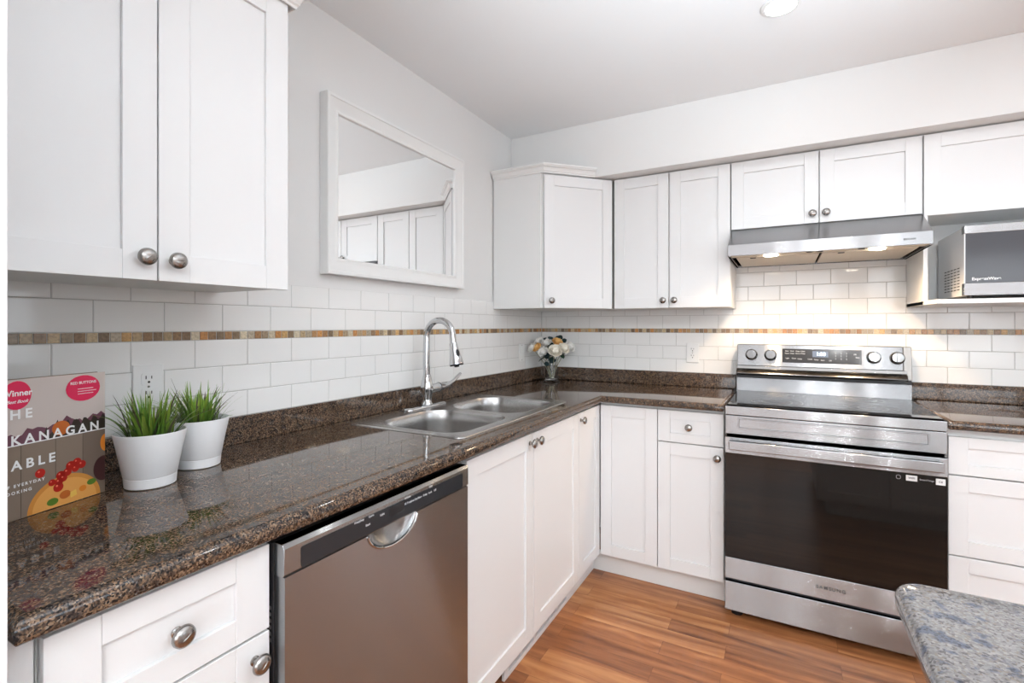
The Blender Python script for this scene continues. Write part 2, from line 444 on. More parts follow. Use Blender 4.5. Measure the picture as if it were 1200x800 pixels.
# soffit above the back run of cabinets
SZ = 2.112
mb = MB(); mb.box(WL, RX, -0.417, -WL, SZ, CZ)
struct(mb.build('trim_1', M['paint'], bevel=0.003), 'boxed soffit above the back wall cabinets', 'soffit')
mb = MB(); mb.box(3.0, RX, -0.02, 0.006, 0, 0.09); struct(mb.build('baseboard_back', M['trim'], bevel=0.003))
mb = MB(); mb.box(RX-0.014, RX, RY, -0.02, 0, 0.09); struct(mb.build('baseboard_right', M['trim'], bevel=0.003))
mb = MB(); mb.box(WL, RX-0.014, RY, RY+0.014, 0, 0.09); struct(mb.build('baseboard_rear', M['trim'], bevel=0.003))

# ------------------------------------------------------------------ tiles (part of the walls)
PT, GR = 0.1545, 0.0019
ZM = 1.272; V = 0.0778; MH = 0.0247; ZS = 1.017
rows = []   # (z0, z1, phase)
z = ZM-MH
for k in range(3): rows.append((z-V, z, 0.5 if k % 2 == 0 else 0.0)); z -= V
for k in range(5): rows.append((ZM+k*V, ZM+(k+1)*V, 0.0 if k % 2 == 0 else 0.5))
def tiles(mb, wall, u0, u1, base, zmax):
    for z0, z1, ph in rows:
        if z0 >= zmax: continue
        z1 = min(z1, zmax)
        n = math.floor((u0-base)/PT - ph) - 1
        while True:
            a = base+(n+ph)*PT; b = a+PT; n += 1
            if a >= u1: break
            a2, b2 = max(a, u0), min(b, u1)
            if b2-a2 < 0.006: continue
            tile_box(mb, wall, a2+GR/2, b2-GR/2, z0+GR/2, z1-GR/2, 0.0018)
def tile_box(mb, wall, a, b, z0, z1, c, mi=0):
    if b-a < 3*c or z1-z0 < 3*c: return []
    def P(u, d, z): return (d, u, z) if wall == 'L' else (u, -d, z)   # d: out of the wall
    lv = [(-0.0055, 0), (-0.0009, 0), (0.0, c)]
    R = [[mb.bm.verts.new(P(u, d, z)) for u, z in ((a+i, z0+i), (b-i, z0+i), (b-i, z1-i), (a+i, z1-i))] for d, i in lv]
    fs = []
    for p, q in zip(R, R[1:]):
        for i in range(4): fs.append(mb.face([p[i], p[(i+1) % 4], q[(i+1) % 4], q[i]], mi))
    fs.append(mb.face(R[-1], mi))
    return fs
mb = MB(); tiles(mb, 'L', -2.802, -0.0005, -2.483, 1.425)
mb.build('subway_tile', M['tile'], wl, smooth=0)
mb = MB(); tiles(mb, 'B', 0.0005, 2.95, 0.187, 1.640)
mb.build('subway_tile', M['tile'], wb, smooth=0)
mb = MB(); mb.box(WL, -0.0016, -2.802, 0, 0.94, 1.4245); mb.build('grout_bed', M['grout'], wl, smooth=0)
mb = MB(); mb.box(WL, 2.95, 0.0016, -WL, 0.94, 1.639); mb.build('grout_bed', M['grout'], wb, smooth=0)
PAL = [tuple(0.72*v_+0.28*m_ for v_, m_ in zip(srgb(*c), srgb(176, 150, 118))) for c in ((190, 146, 96), (160, 112, 66), (206, 184, 148), (132, 98, 66), (176, 166, 148), (218, 206, 180),
       (150, 132, 108), (196, 130, 62), (112, 92, 72), (184, 160, 124), (214, 168, 104), (96, 78, 62), (168, 156, 136))]
def mosaic(wall, u0, u1, parent):
    mb = MB(); lay = mb.bm.loops.layers.float_color.new('tint')
    p = 0.0235; u = u0; prev = None
    while u < u1:
        c = random.choice(PAL)
        while c is prev: c = random.choice(PAL)
        prev = c; k = random.uniform(0.85, 1.1); col = (*[min(1, x*k) for x in c], 1)
        for f in tile_box(mb, wall, u+0.0009, min(u+p, u1)-0.0009, ZM-MH+0.0012, ZM-0.0012, 0.0009):
            if f:
                for l in f.loops: l[lay] = col
        u += p
    return mb.build('mosaic_band', M['mosaic'], parent, smooth=0)
mosaic('L', -2.802, -0.001, wl); mosaic('B', 0.001, 2.95, wb)

# ------------------------------------------------------------------ cabinet parts
def knob_mesh():
    mb = MB(); R = Matrix.Rotation(PI/2, 4, 'X')     # +z -> -y
    prof = [(0.0085, 0), (0.0085, 0.002), (0.0055, 0.004), (0.0052, 0.011), (0.008, 0.0145), (0.0145, 0.0165), (0.0172, 0.020),
            (0.0165, 0.0245), (0.0125, 0.0282), (0.0065, 0.0302), (0, 0.0308)]
    mb.lathe(prof, 28, R)
    # raised twisted rib across the face
    pts = []
    for k in range(13):
        t = -1+2*k/12; rr = 0.0155*t
        pts.append((rr, -(0.0302-0.0082*t*t), 0.004*math.sin(t*1.6)))
    mb.tube(pts, [0.0004+0.0013*(1-(k/6-1)**2) for k in range(13)], 8)
    bmesh.ops.recalc_face_normals(mb.bm, faces=mb.bm.faces)
    me = bpy.data.meshes.new('knob'); mb.bm.to_mesh(me); mb.bm.free(); me.materials.append(M['nickel'])
    me.polygons.foreach_set('use_smooth', [True]*len(me.polygons)); me.set_sharp_from_angle(angle=0.9)
    return me
KNOB = knob_mesh()
def knob(parent, x, z, y=0.0):
    o = bpy.data.objects.new('knob', KNOB); COL.objects.link(o); o.parent = parent; o.location = (x, y, z)
    o.rotation_euler = (0, random.uniform(-0.5, 0.5), 0)
    return o
def shaker(name, x0, x1, z0, z1, parent, stile=0.057, rail=0.057, th=0.020, y=0.0):
    g = 0.0015; x0 += g; x1 -= g; z0 += g; z1 -= g
    mb = MB()
    mb.box(x0, x0+stile, y, y+th, z0, z1); mb.box(x1-stile, x1, y, y+th, z0, z1)
    mb.box(x0+stile, x1-stile, y+0.0006, y+th, z0, z0+rail); mb.box(x0+stile, x1-stile, y+0.0006, y+th, z1-rail, z1)
    mb.box(x0+stile, x1-stile, y+0.0075, y+th-0.002, z0+rail, z1-rail)
    return mb.build(name, M['white'], parent, bevel=0.0011, seg=2)
def carcass(w, d, z0, z1, parent, name='carcass', y0=0.022, x0=0.0, th=0.016, top=True, open_front=False):
    mb = MB()
    if open_front:
        mb.box(x0, x0+th, y0, d, z0, z1); mb.box(w-th, w, y0, d, z0, z1)
        mb.box(x0+th, w-th, y0, d, z0, z0+th); mb.box(x0+th, w-th, y0, d, z1-th, z1); mb.box(x0+th, w-th, d-th, d, z0+th, z1-th)
    else:
        mb.box(x0, w, y0, d, z0, z1)
    return mb.build(name, M['carcass'], parent, bevel=0.0008)

BZ0, BZ1 = 0.118, 0.886       # base doors
DPX, DPY = 0.616, -0.600      # door planes of the left run and the back run
# back run: blind corner door
t = thing('base_cabinet', 'white base cabinet in the corner with one wide plain door and no knob', 'cabinet', (DPX, DPY, 0), 0, 'base cabinets')
carcass(0.290, 0.58, 0.105, 0.9015, t)
shaker('door', 0.002, 0.290, BZ0, BZ1, t)
# back run: drawer over door, left of the range
t = thing('base_cabinet', 'white base cabinet left of the range with one drawer over one door', 'cabinet', (DPX+0.290, DPY, 0), 0, 'base cabinets')
carcass(0.2985, 0.58, 0.105, 0.9015, t)
d = shaker('drawer', 0.001, 0.2975, 0.733, BZ1, t, rail=0.042); knob(d, 0.147, 0.811)
d = shaker('door', 0.001, 0.2975, BZ0, 0.731, t); knob(d, 0.271, 0.683)
# right of the range: three drawers
t = thing('base_cabinet', 'white base cabinet right of the range with three wide drawers', 'cabinet', (1.984, DPY, 0), 0, 'base cabinets')
carcass(0.90, 0.58, 0.105, 0.9015, t)
for a, b, rr in ((0.728, 0.872, 0.040), (0.425, 0.726, 0.057), (BZ0, 0.423, 0.057)):
    d = shaker('drawer', 0.002, 0.898, a, b, t, rail=rr)
    knob(d, 0.45, (a+b)/2)
# left run (root rotated so that local x runs along world +y and the front faces +x)
def left_root(name, label, cat, y0, group=None, x=DPX): return thing(name, label, cat, (x, y0, 0), PI/2, group)
t = left_root('base_cabinet', 'white corner base cabinet with one narrow door, right of the sink cabinet', 'cabinet', -0.8965, 'base cabinets')
carcass(0.272, 0.58, 0.105, 0.9015, t)
d = shaker('door', 0.001, 0.2945, BZ0, BZ1, t); knob(d, 0.024, 0.850)
t = left_root('sink_cabinet', 'white sink base cabinet with two tall doors and a pair of centre knobs', 'cabinet', -1.8095)
mb = MB()
mb.box(0, 0.016, 0.022, 0.58, 0.105, 0.9015); mb.box(0.896, 0.912, 0.022, 0.58, 0.105, 0.894)
mb.box(0.016, 0.896, 0.022, 0.58, 0.105, 0.121); mb.box(0.016, 0.896, 0.564, 0.58, 0.121, 0.9015); mb.box(0.016, 0.896, 0.022, 0.036, 0.80, 0.9015)
mb.build('carcass', M['carcass'], t, bevel=0.0008)
d = shaker('door', 0.0, 0.4455, BZ0, BZ1, t); knob(d, 0.4155, 0.852)
d = shaker('door', 0.4475, 0.912, BZ0, BZ1, t); knob(d, 0.4755, 0.852)
t = left_root('base_cabinet', 'white base cabinet left of the dishwasher with a drawer above a door', 'cabinet', -2.7685, 'base cabinets')
carcass(0.3185, 0.58, 0.105, 0.9015, t)
d = shaker('drawer', 0.0, 0.3185, 0.733, 0.889, t, rail=0.044, stile=0.062); knob(d, 0.159, 0.811)
d = shaker('door', 0.0, 0.3185, BZ0, 0.731, t, stile=0.062); knob(d, 0.288, 0.690)
mb = MB(); mb.box(0.0, 0.606, -2.802, -2.7725, 0.0, 0.9015)
tag(mb.build('filler_panel', M['white'], bevel=0.002), 'narrow white filler strip between drawer cabinet and tall side panel', 'panel')
# toe kicks
mb = MB(); mb.box(0.552, 1.204, -0.530, -0.517, 0.0, 0.104)
tag(mb.build('toe_kick_board', M['carcass'], bevel=0.002), 'white toe kick board below the cabinets left of the range', 'toe kick')
mb = MB(); mb.box(1.984, 2.884, -0.530, -0.517, 0.0, 0.104)
tag(mb.build('toe_kick_board', M['carcass'], bevel=0.002), 'white toe kick board below the drawers right of the range', 'toe kick')
mb = MB()
mt = Matrix.Translation((0.547, 0, 0)) @ Matrix.Rotation(math.radians(4), 4, 'Y')
mb.box(0.0, 0.012, -1.485, -0.534, 0.0015, 0.020, mtx=mt); mb.box(0.0, 0.012, -1.485, -0.534, 0.038, 0.104, mtx=mt)
for a, b in ((-1.485, -1.457), (-1.354, -1.348), (-1.248, -1.232), (-1.136, -1.130), (-1.016, -1.009), (-0.906, -0.534)):
    mb.box(0.0, 0.012, a, b, 0.020, 0.038, mtx=mt)
tag(mb.build('toe_kick_board', M['white'], bevel=0.0015), 'loose slotted white toe kick board leaning below the sink cabinet', 'toe kick')
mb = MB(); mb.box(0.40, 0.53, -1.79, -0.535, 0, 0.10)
tag(mb.build('cabinet_plinth', M['backing']), 'recessed plinth, painted dark with shade, behind the loose slotted toe kick board', 'plinth')  # dark colour stands for the shadow behind the slots

# ------------------------------------------------------------------ countertops
def bull(z0, z1, r=0.017, rb=0.010):
    p = []
    for k in range(5):
        a = PI/2*k/4; p.append((rb-rb*math.sin(a), z0+rb-rb*math.cos(a)))
    for k in range(7):
        a = PI/2*k/6; p.append((r-r*math.cos(a), z1-r+r*math.sin(a)))
    return p
CT = 0.936; CB = 0.902
mb = MB()
hole = rrect(0.098, 0.540, -1.735, -0.930, 0.03)
slab(mb, [(0.0, -2.803), (0.645, -2.803), (0.645, -0.645), (1.2085, -0.645), (1.2085, 0.0), (0.0, 0.0)], bull(CB, CT), [hole])
ct = mb.build('countertop', M['granite'], smooth=50)
tag(ct, 'glossy brown speckled granite countertop running round the corner from book to range', 'countertop')
mb = MB(); mb.box(0.0003, 0.019, -2.803, -0.0003, CT, ZS); mb.build('upstand', M['granite'], ct, bevel=0.0025)
mb = MB(); mb.box(0.019, 1.2085, -0.019, -0.0003, CT, ZS); mb.build('upstand', M['granite'], ct, bevel=0.0025)
mb = MB(); slab(mb, [(1.977, -0.645), (2.90, -0.645), (2.90, 0.0), (1.977, 0.0)], bull(CB, CT))
c2 = mb.build('countertop', M['granite'], smooth=50)
tag(c2, 'short brown granite countertop right of the stainless range', 'countertop')
mb = MB(); mb.box(1.977, 2.90, -0.019, -0.0003, CT, ZS); mb.build('upstand', M['granite'], c2, bevel=0.0025)
# island
ix0, iy1, ix1, iy0 = 1.575, -2.160, 2.50, -3.45
mb = MB(); slab(mb, rrect(ix0, ix1, iy0, iy1, 0.035, 8), bull(CB, CT, 0.014, 0.012))
tag(mb.build('island_countertop', M['granite2'], smooth=50), 'granite countertop, window sheen greyed into its colour, with a rounded corner on the island, bottom right', 'countertop')
t = thing('island_cabinet', 'white island base cabinet beneath the sheen-greyed granite top', 'cabinet', (1.64, -2.225, 0))
mb = MB(); mb.box(0.0, 0.80, -1.16, -0.02, 0.10, 0.9015); mb.box(0.06, 0.74, -1.1, -0.08, 0, 0.10); mb.build('carcass', M['white'], t, bevel=0.001)
def yface(o):      # turn a -y facing door so that it faces +y
    o.rotation_euler = (0, 0, PI); return o
for a, b in ((-0.80, -0.40), (-0.40, 0.0)):
    d = shaker('door', a, b, BZ0, BZ1, t); yface(d); knob(d, (b-0.03) if a < -0.5 else (a+0.03), 0.85)

# tall panel at the left edge of the picture
t = thing('tall_cabinet', 'tall white cabinet side at the left edge of the picture', 'cabinet', (0.66, -3.45, 0), PI/2)
mb = MB(); mb.box(0.0, 0.640, 0.022, 0.655, 0.09, 2.30); mb.box(0, 0.64, 0.07, 0.655, 0, 0.09); mb.build('carcass', M['white'], t, bevel=0.002)
for a, b, k in ((0.0, 0.319, 0.29), (0.319, 0.640, 0.349)):
    d = shaker('door', a, b, 0.10, 2.29, t, y=0.001); knob(d, k, 1.1)

# ------------------------------------------------------------------ upper cabinets
UZ0, UZ1 = 1.383, 2.108
CROWN = [(0.0, 0.0), (0.004, 0.0), (0.005, 0.006), (0.010, 0.010), (0.012, 0.018), (0.018, 0.027), (0.026, 0.031), (0.028, 0.036), (0.032, 0.038), (0.032, 0.045), (0.0, 0.045)]
# left pair
t = left_root('wall_cabinet', 'white wall cabinet at left with two large doors and a crown moulding', 'cabinet', -2.8030, 'wall cabinets', x=0.33)
mb = MB(); mb.box(0.0, 0.614, 0.021, 0.329, 1.384, 2.150); mb.build('carcass', M['carcass'], t, bevel=0.001)
d = shaker('door', 0.0, 0.303, 1.378, 2.118, t, stile=0.060); knob(d, 0.275, 1.424)
d = shaker('door', 0.303, 0.604, 1.378, 2.118, t, stile=0.060); knob(d, 0.331, 1.422)
mb = MB()
mb.sweep([(0.0, -0.004), (0.617, -0.004), (0.617, 0.327)], [(o, 2.108+z) for o, z in CROWN])
mb.build('crown_moulding', M['trim'], t, smooth=25)
# diagonal corner cabinet
A = Vector((0.315, -0.637)); B = Vector((0.602, -0.335))
ang = math.atan2(B.y-A.y, B.x-A.x); LD = (B-A).length
t = thing('corner_wall_cabinet', 'white diagonal corner wall cabinet with one door, flat side and crown moulding', 'cabinet', (0, 0, 0))
dirv = (B-A).normalized(); nrm = Vector((-dirv.y, dirv.x))
A2 = A+nrm*0.021; B2 = B+nrm*0.021
mb = MB(); mb.prism([(0.001, -0.636), (A2.x-0.004, -0.636), (A2.x, A2.y), (B2.x, B2.y), (0.602, -0.001), (0.001, -0.001)], UZ0+0.001, 2.111)
mb.prism([(0.001, -0.636), (A2.x-0.004, -0.636), (A2.x, A2.y), (0.505, -0.4185), (0.001, -0.4185)], 2.110, 2.150)
mb.build('carcass', M['carcass'], t, bevel=0.0012)
d = shaker('door', 0.004, LD-0.004, UZ0, 2.104, t); d.location = (A.x, A.y, 0); d.rotation_euler = (0, 0, ang)
knob(d, 0.040, 1.424)
Bc = A + dirv*0.295
mb = MB(); mb.sweep([(0.001, -0.637), (A.x, A.y), (0.5225, -0.4185)], [(o, 2.110+z) for o, z in CROWN])
mb.build('crown_moulding', M['trim'], t, smooth=25)
# back: two door cabinet
t = thing('wall_cabinet', 'white two door wall cabinet between the corner cabinet and the range hood', 'cabinet', (0.604, -0.33, 0), 0, 'wall cabinets')
mb = MB(); mb.box(0.0, 0.603, 0.021, 0.329, UZ0, SZ-0.0005); mb.build('carcass', M['carcass'], t, bevel=0.001)
d = shaker('door', 0.003, 0.302, UZ0, 2.106, t); knob(d, 0.274, 1.424)
d = shaker('door', 0.304, 0.603, UZ0, 2.106, t); knob(d, 0.332, 1.424)
# back: above hood
t = thing('wall_cabinet', 'short white two door wall cabinet directly above the range hood', 'cabinet', (1.209, -0.33, 0), 0, 'wall cabinets')
mb = MB(); mb.box(0.0, 0.755, 0.021, 0.329, 1.772, SZ-0.0005); mb.build('carcass', M['carcass'], t, bevel=0.001)
d = shaker('door', 0.001, 0.376, 1.768, 2.106, t); knob(d, 0.350, 1.812)
d = shaker('door', 0.378, 0.754, 1.768, 2.106, t); knob(d, 0.404, 1.812)
# right: cabinet over an open nook with shelf
t = thing('wall_cabinet', 'white wall cabinet at right with an open shelf nook holding the microwave', 'cabinet', (1.965, -0.33, 0), 0, 'wall cabinets')
mb = MB(); mb.box(0.0, 0.90, 0.021, 0.329, 1.762, SZ-0.0005); mb.build('carcass', M['carcass'], t, bevel=0.001)
mb = MB(); mb.box(0.0, 0.016, 0.002, 0.329, 1.376, 1.762); mb.build('side_panel', M['white'], t, bevel=0.0015)
mb = MB(); mb.box(0.884, 0.90, 0.002, 0.329, 1.376, 1.762); mb.build('side_panel', M['white'], t, bevel=0.0015)
mb = MB(); mb.box(0.016, 0.884, 0.319, 0.329, 1.395, 1.762); mb.build('back_panel', M['carcass'], t)
mb = MB(); mb.prism([(0.0, 0.328), (0.0, 0.0), (0.012, -0.15), (0.895, -0.15), (0.90, 0.0), (0.90, 0.328)], 1.376, 1.3945); mb.build('shelf', M['white'], t, bevel=0.002)
d = shaker('door', 0.001, 0.449, 1.757, 2.106, t); knob(d, 0.42, 1.802)
d = shaker('door', 0.451, 0.899, 1.757, 2.106, t); knob(d, 0.48, 1.802)

# ------------------------------------------------------------------ range hood
HX0, HX1 = 1.211, 1.964
t = thing('range_hood', 'slim stainless range hood above the stove', 'range hood', (HX0, 0, 0))
w = HX1-HX0
mb = MB()
def yz_prism(mb, prof, x0, x1, mi=0):
    a = [mb.bm.verts.new((x0, y, z)) for y, z in prof]; b = [mb.bm.verts.new((x1, y, z)) for y, z in prof]
    n = len(prof); mb.face(a, mi); mb.face(b[::-1], mi)
    for i in range(n): mb.face([a[i], b[i], b[(i+1) % n], a[(i+1) % n]], mi)
yz_prism(mb, [(-0.002, 1.767), (-0.329, 1.767), (-0.500, 1.668), (-0.500, 1.616), (-0.494, 1.616), (-0.494, 1.624), (-0.002, 1.624)], 0, w)
mb.box(0, 0.012, -0.494, -0.002, 1.612, 1.624); mb.box(w-0.012, w, -0.494, -0.002, 1.612, 1.624)
mb.box(0.012, w-0.012, -0.012, -0.002, 1.612, 1.624)
mb.build('hood_shell', M['steelbright'], t, bevel=0.0015)
mb = MB(); mb.box(0.013, w-0.013, -0.493, -0.42, 1.617, 1.6235); mb.build('lamp_panel', M['filter'], t)
for a, b in ((0.030, w/2-0.005), (w/2+0.005, w-0.030)):
    mb = MB(); mb.box(a, b, -0.415, -0.03, 1.614, 1.6235)
    mb.box(a+0.06, a+0.085, -0.412, -0.404, 1.610, 1.614, 1)
    mb.build('grease_filter', [M['filter'], M['black']], t, bevel=0.001)
for lx in (0.178, 0.577):
    mb = MB(); mb.lathe([(0.030, 0), (0.030, -0.004), (0.026, -0.006), (0.0, -0.0062)], 24, Matrix.Translation((lx, -0.455, 1.6168))); mb.build('lamp', M['hoodlens'], t)
    l = bpy.data.lights.new('hood_light', 'SPOT'); l.energy = K_HOOD; l.color = (1.0, 0.70, 0.42); l.spot_size = math.radians(155); l.spot_blend = 0.6; l.shadow_soft_size = 0.028
    lo = bpy.data.objects.new('hood_light', l); COL.objects.link(lo); lo.location = (HX0+lx, -0.455, 1.603)
for bx_ in (0.33, 0.37, 0.52):
    mb = MB(); mb.box(bx_-0.012, bx_+0.012, -0.480, -0.470, 1.6135, 1.617); mb.build('switch_button', M['black'], t, bevel=0.001)
text('BROAN', 0.011, 'logo', M['greyprint'], t, TX(w-0.075, -0.5003, 1.640), 0.0002, 0.0003, spacing=1.1)

# ------------------------------------------------------------------ range
X0, X1 = 1.2135, 1.9735
t = thing('kitchen_range', 'stainless freestanding electric range with black glass oven door', 'stove', (X0, -0.03, 0))
w = X1-X0
def Yl(y): return y+0.03
mb = MB()
mb.box(0.002, w-0.002, Yl(-0.640), Yl(-0.03), 0.04, 0.895)
mb.build('body', M['greymetal'], t, bevel=0.002)
mb = MB(); mb.box(0.0, w, Yl(-0.655), Yl(-0.085), 0.895, 0.934); mb.build('cooktop_frame', M['steelbright'], t, bevel=0.003)
mb = MB(); mb.box(0.008, w-0.008, Yl(-0.632), Yl(-0.075), 0.934, 0.939); mb.build('cooktop_glass', M['ovenglass'], t, bevel=0.001)
for (bx_, by_, br_) in ((0.20, -0.46, 0.105), (0.56, -0.46, 0.09), (0.20, -0.21, 0.075), (0.56, -0.21, 0.075)):
    mb = MB()
    for rr in (br_, br_*0.6):
        mb.lathe([(rr, 0), (rr, 0.0003), (rr-0.0015, 0.0003), (rr-0.0015, 0)], 48, Matrix.Translation((bx_, Yl(by_), 0.939)), close=False)
    mb.build('burner_ring', M['greyprint'], t)
# lower backguard (steel) and upper control panel
mb = MB(); yz_prism(mb, [(Yl(-0.075), 0.939), (Yl(-0.092), 0.939), (Yl(-0.092), 1.010), (Yl(-0.055), 1.012), (Yl(-0.055), 1.18), (0, 1.18), (0, 0.90), (Yl(-0.075), 0.90)], 0.004, w-0.004)
mb.build('backguard', M['steelbright'], t, bevel=0.001)
mb = MB(); mb.box(0.006, w-0.006, Yl(-0.105), Yl(-0.05), 1.012, 1.030); mb.build('vent_gap', M['black'], t, bevel=0.002)
mb = MB(); yz_prism(mb, [(Yl(-0.058), 1.030), (Yl(-0.128), 1.026), (Yl(-0.132), 1.036), (Yl(-0.124), 1.050), (Yl(-0.106), 1.060), (Yl(-0.104), 1.075), (Yl(-0.058), 1.075)], 0.005, w-0.024)
mb.build('lip', M['darksteel'], t, bevel=0.001)
PR = [(-0.104, 1.0755), (-0.086, 1.188), (-0.050, 1.188), (-0.050, 1.0755)]
mb = MB(); yz_prism(mb, [(Yl(y), z) for y, z in PR], 0.007, w-0.037); mb.build('control_panel', M['steelbright'], t, bevel=0.003)
mb = MB(); yz_prism(mb, [(Yl(-0.105), 1.030), (Yl(-0.085), 1.188), (Yl(-0.048), 1.188), (Yl(-0.048), 1.030)], w-0.0365, w-0.004); mb.build('end_strip', M['greymetal'], t, bevel=0.003)  # darker grey strip along the right end of the control panel
tilt = math.atan2(0.018, 0.1125)
def onpanel(x, z, out=0.0):
    k = (z-1.0755)/0.1125; y = -0.104+0.018*k
    return Matrix.Translation((x, Yl(y), z)) @ Matrix.Rotation(-tilt, 4, 'X') @ Matrix.Translation((0, -out, 0))
mb = MB(); mb.box(-0.170, 0.170, -0.0015, 0.001, -0.036, 0.036, mtx=onpanel(0.3915, 1.1335)); dsp = mb.build('display_panel', M['blackgloss'], t, bevel=0.001)
mb = MB(); mb.box(-0.034, 0.034, -0.0022, 0.001, -0.015, 0.015, mtx=onpanel(0.390, 1.144)); mb.build('screen', M['lcd'], dsp)
text('1:00', 0.024, 'clock_digits', M['lcdtext'], dsp, onpanel(0.392, 1.144, 0.0026) @ RX90, 0.0002, 0.0004)
for i, (s_, x_, z_) in enumerate((('Bake', 0.243, 1.157), ('Broil', 0.266, 1.157), ('Keep', 0.291, 1.157), ('Clean', 0.314, 1.157),
        ('Roast', 0.243, 1.145), ('Oven', 0.266, 1.145), ('Warm', 0.291, 1.145), ('Timer', 0.315, 1.145),
        ('Light', 0.245, 1.120), ('Clock', 0.274, 1.120), ('Delay', 0.300, 1.118), ('Cook', 0.345, 1.118), ('Temp', 0.372, 1.116), ('Start', 0.40, 1.114), ('Off', 0.432, 1.113),
        ('1', 0.455, 1.150), ('2', 0.478, 1.150), ('3', 0.500, 1.150), ('4', 0.455, 1.137), ('5', 0.478, 1.137), ('6', 0.500, 1.137), ('7', 0.455, 1.122), ('8', 0.478, 1.122), ('9', 0.500, 1.122), ('OK', 0.535, 1.146), ('Stop', 0.545, 1.132))):
    text(s_, 0.0085, 'legend', M['legend'], dsp, onpanel(x_, z_, 0.0018) @ RX90, 0.0001, 0.0001)
for kx in (0.0765, 0.1675, 0.6095, 0.7005):
    mt = onpanel(kx, 1.134) @ Matrix.Rotation(PI/2, 4, 'X')
    mb = MB(); mb.lathe([(0.030, 0), (0.030, 0.003), (0.0255, 0.006), (0.0248, 0.024), (0.0225, 0.027), (0, 0.0275)], 32, mt)
    mb.box(-0.0045, 0.0045, -0.0215, 0.0215, 0.0265, 0.034, mtx=mt)
    k = mb.build('control_knob', M['knobsteel'], t, bevel=0.001)
# front fascia with long recess
mb = MB(); mb.box(0.001, w-0.001, Yl(-0.655), Yl(-0.63), 0.812, 0.893)
fa = mb.build('front_fascia', M['steelbright'], t, bevel=0.002)
mb = MB()
pr = [(0.056, 0.884), (0.704, 0.884), (0.704, 0.842), (0.056, 0.842)]
def ring_frame(mb, x0, x1, z0, z1, y, d, wd):
    o = rrect(x0, x1, z0, z1, 0.006, 4); i = offset_poly(o, wd)
    R = [[mb.bm.verts.new((x, y, z)) for x, z in o], [mb.bm.verts.new((x, y-d, z)) for x, z in offset_poly(o, wd*0.25)],
         [mb.bm.verts.new((x, y-d, z)) for x, z in offset_poly(o, wd*0.75)], [mb.bm.verts.new((x, y, z)) for x, z in i]]
    n = len(o)
    for a, b in zip(R, R[1:]):
        for k in range(n): mb.face([a[k], a[(k+1) % n], b[(k+1) % n], b[k]])
ring_frame(mb, 0.052, 0.708, 0.838, 0.884, Yl(-0.6548), 0.0035, 0.006)
mb.build('raised_bead', M['steelbright'], fa)
mb = MB(); mb.box(0.006, w-0.006, Yl(-0.640), Yl(-0.632), 0.796, 0.8115); mb.build('door_gap', M['black'], t)
# oven door
mb = MB(); mb.box(0.0, w, Yl(-0.662), Yl(-0.642), 0.728, 0.798)
dr = mb.build('oven_door', M['steel'], t, bevel=0.002)
mb = MB(); mb.box(0.0, w, Yl(-0.662), Yl(-0.642), 0.176, 0.268); mb.build('lower_door_rail', M['steel'], dr, bevel=0.002)
mb = MB(); mb.box(0.0015, w-0.0015, Yl(-0.6612), Yl(-0.6425), 0.268, 0.728); mb.build('door_glass', M['ovenglass'], dr, bevel=0.001)
mb = MB(); mb.box(0.018, w-0.018, Yl(-0.700), Yl(-0.682), 0.750, 0.789); mb.box(0.018, 0.060, Yl(-0.684), Yl(-0.661), 0.756, 0.783); mb.box(w-0.060, w-0.018, Yl(-0.684), Yl(-0.661), 0.756, 0.783)
mb.build('handle', M['steelbright'], dr, bevel=0.004, seg=3)
text('SAMSUNG', 0.019, 'logo', M['greyprint'], dr, TX(0.395, Yl(-0.6624), 0.223), 0.0003, 0.0005, spacing=1.25)
for sx0, sx1, sz0, sz1, nm in ((0.636, 0.670, 0.700, 0.721, 'sticker'), (0.724, 0.752, 0.697, 0.720, 'sticker')):
    mb = MB(); mb.box(sx0, sx1, Yl(-0.6618), Yl(-0.6612), sz0, sz1); st = mb.build(nm, M['sticker'], dr)
    text('WIFI' if sx0 < 0.7 else 'Cii', 0.010, 'sticker_text', M['greyprint'], st, TX((sx0+sx1)/2, Yl(-0.6620), (sz0+sz1)/2), 0.0001, 0.0003)
text('SmartThings', 0.0085, 'printed_text', M['legend'], dr, TX(0.698, Yl(-0.6615), 0.709), 0.0001)
mb = MB(); ring_frame(mb, 0.606, 0.620, 0.702, 0.718, Yl(-0.6612), 0.0003, 0.0012); mb.build('printed_icon', M['legend'], dr)
# storage drawer and feet
mb = MB(); mb.box(0.0, w, Yl(-0.662), Yl(-0.642), 0.036, 0.162); dw_ = mb.build('storage_drawer', M['steel'], t, bevel=0.002)
mb = MB(); mb.box(0.004, w-0.004, Yl(-0.646), Yl(-0.642), 0.160, 0.178); mb.build('drawer_gap', M['black'], t)
for fx in (0.045, w-0.045):
    for fy in (-0.60, -0.09):
        mb = MB(); mb.lathe([(0.024, 0), (0.024, 0.012), (0.014, 0.016), (0.014, 0.041)], 16, Matrix.Translation((fx, Yl(fy), 0))); mb.build('foot', M['black'], t)

# ------------------------------------------------------------------ dishwasher
y0 = -2.443; W_ = 0.598
t = left_root('dishwasher', 'stainless built in dishwasher under the counter with a dark control strip', 'dishwasher', y0, x=0.645)
mb = MB(); mb.box(0.0, W_, 0.030, 0.60, 0.10, 0.886); mb.box(0.01, W_-0.01, 0.09, 0.60, 0.0, 0.10); mb.build('tub', M['black'], t, bevel=0.002)
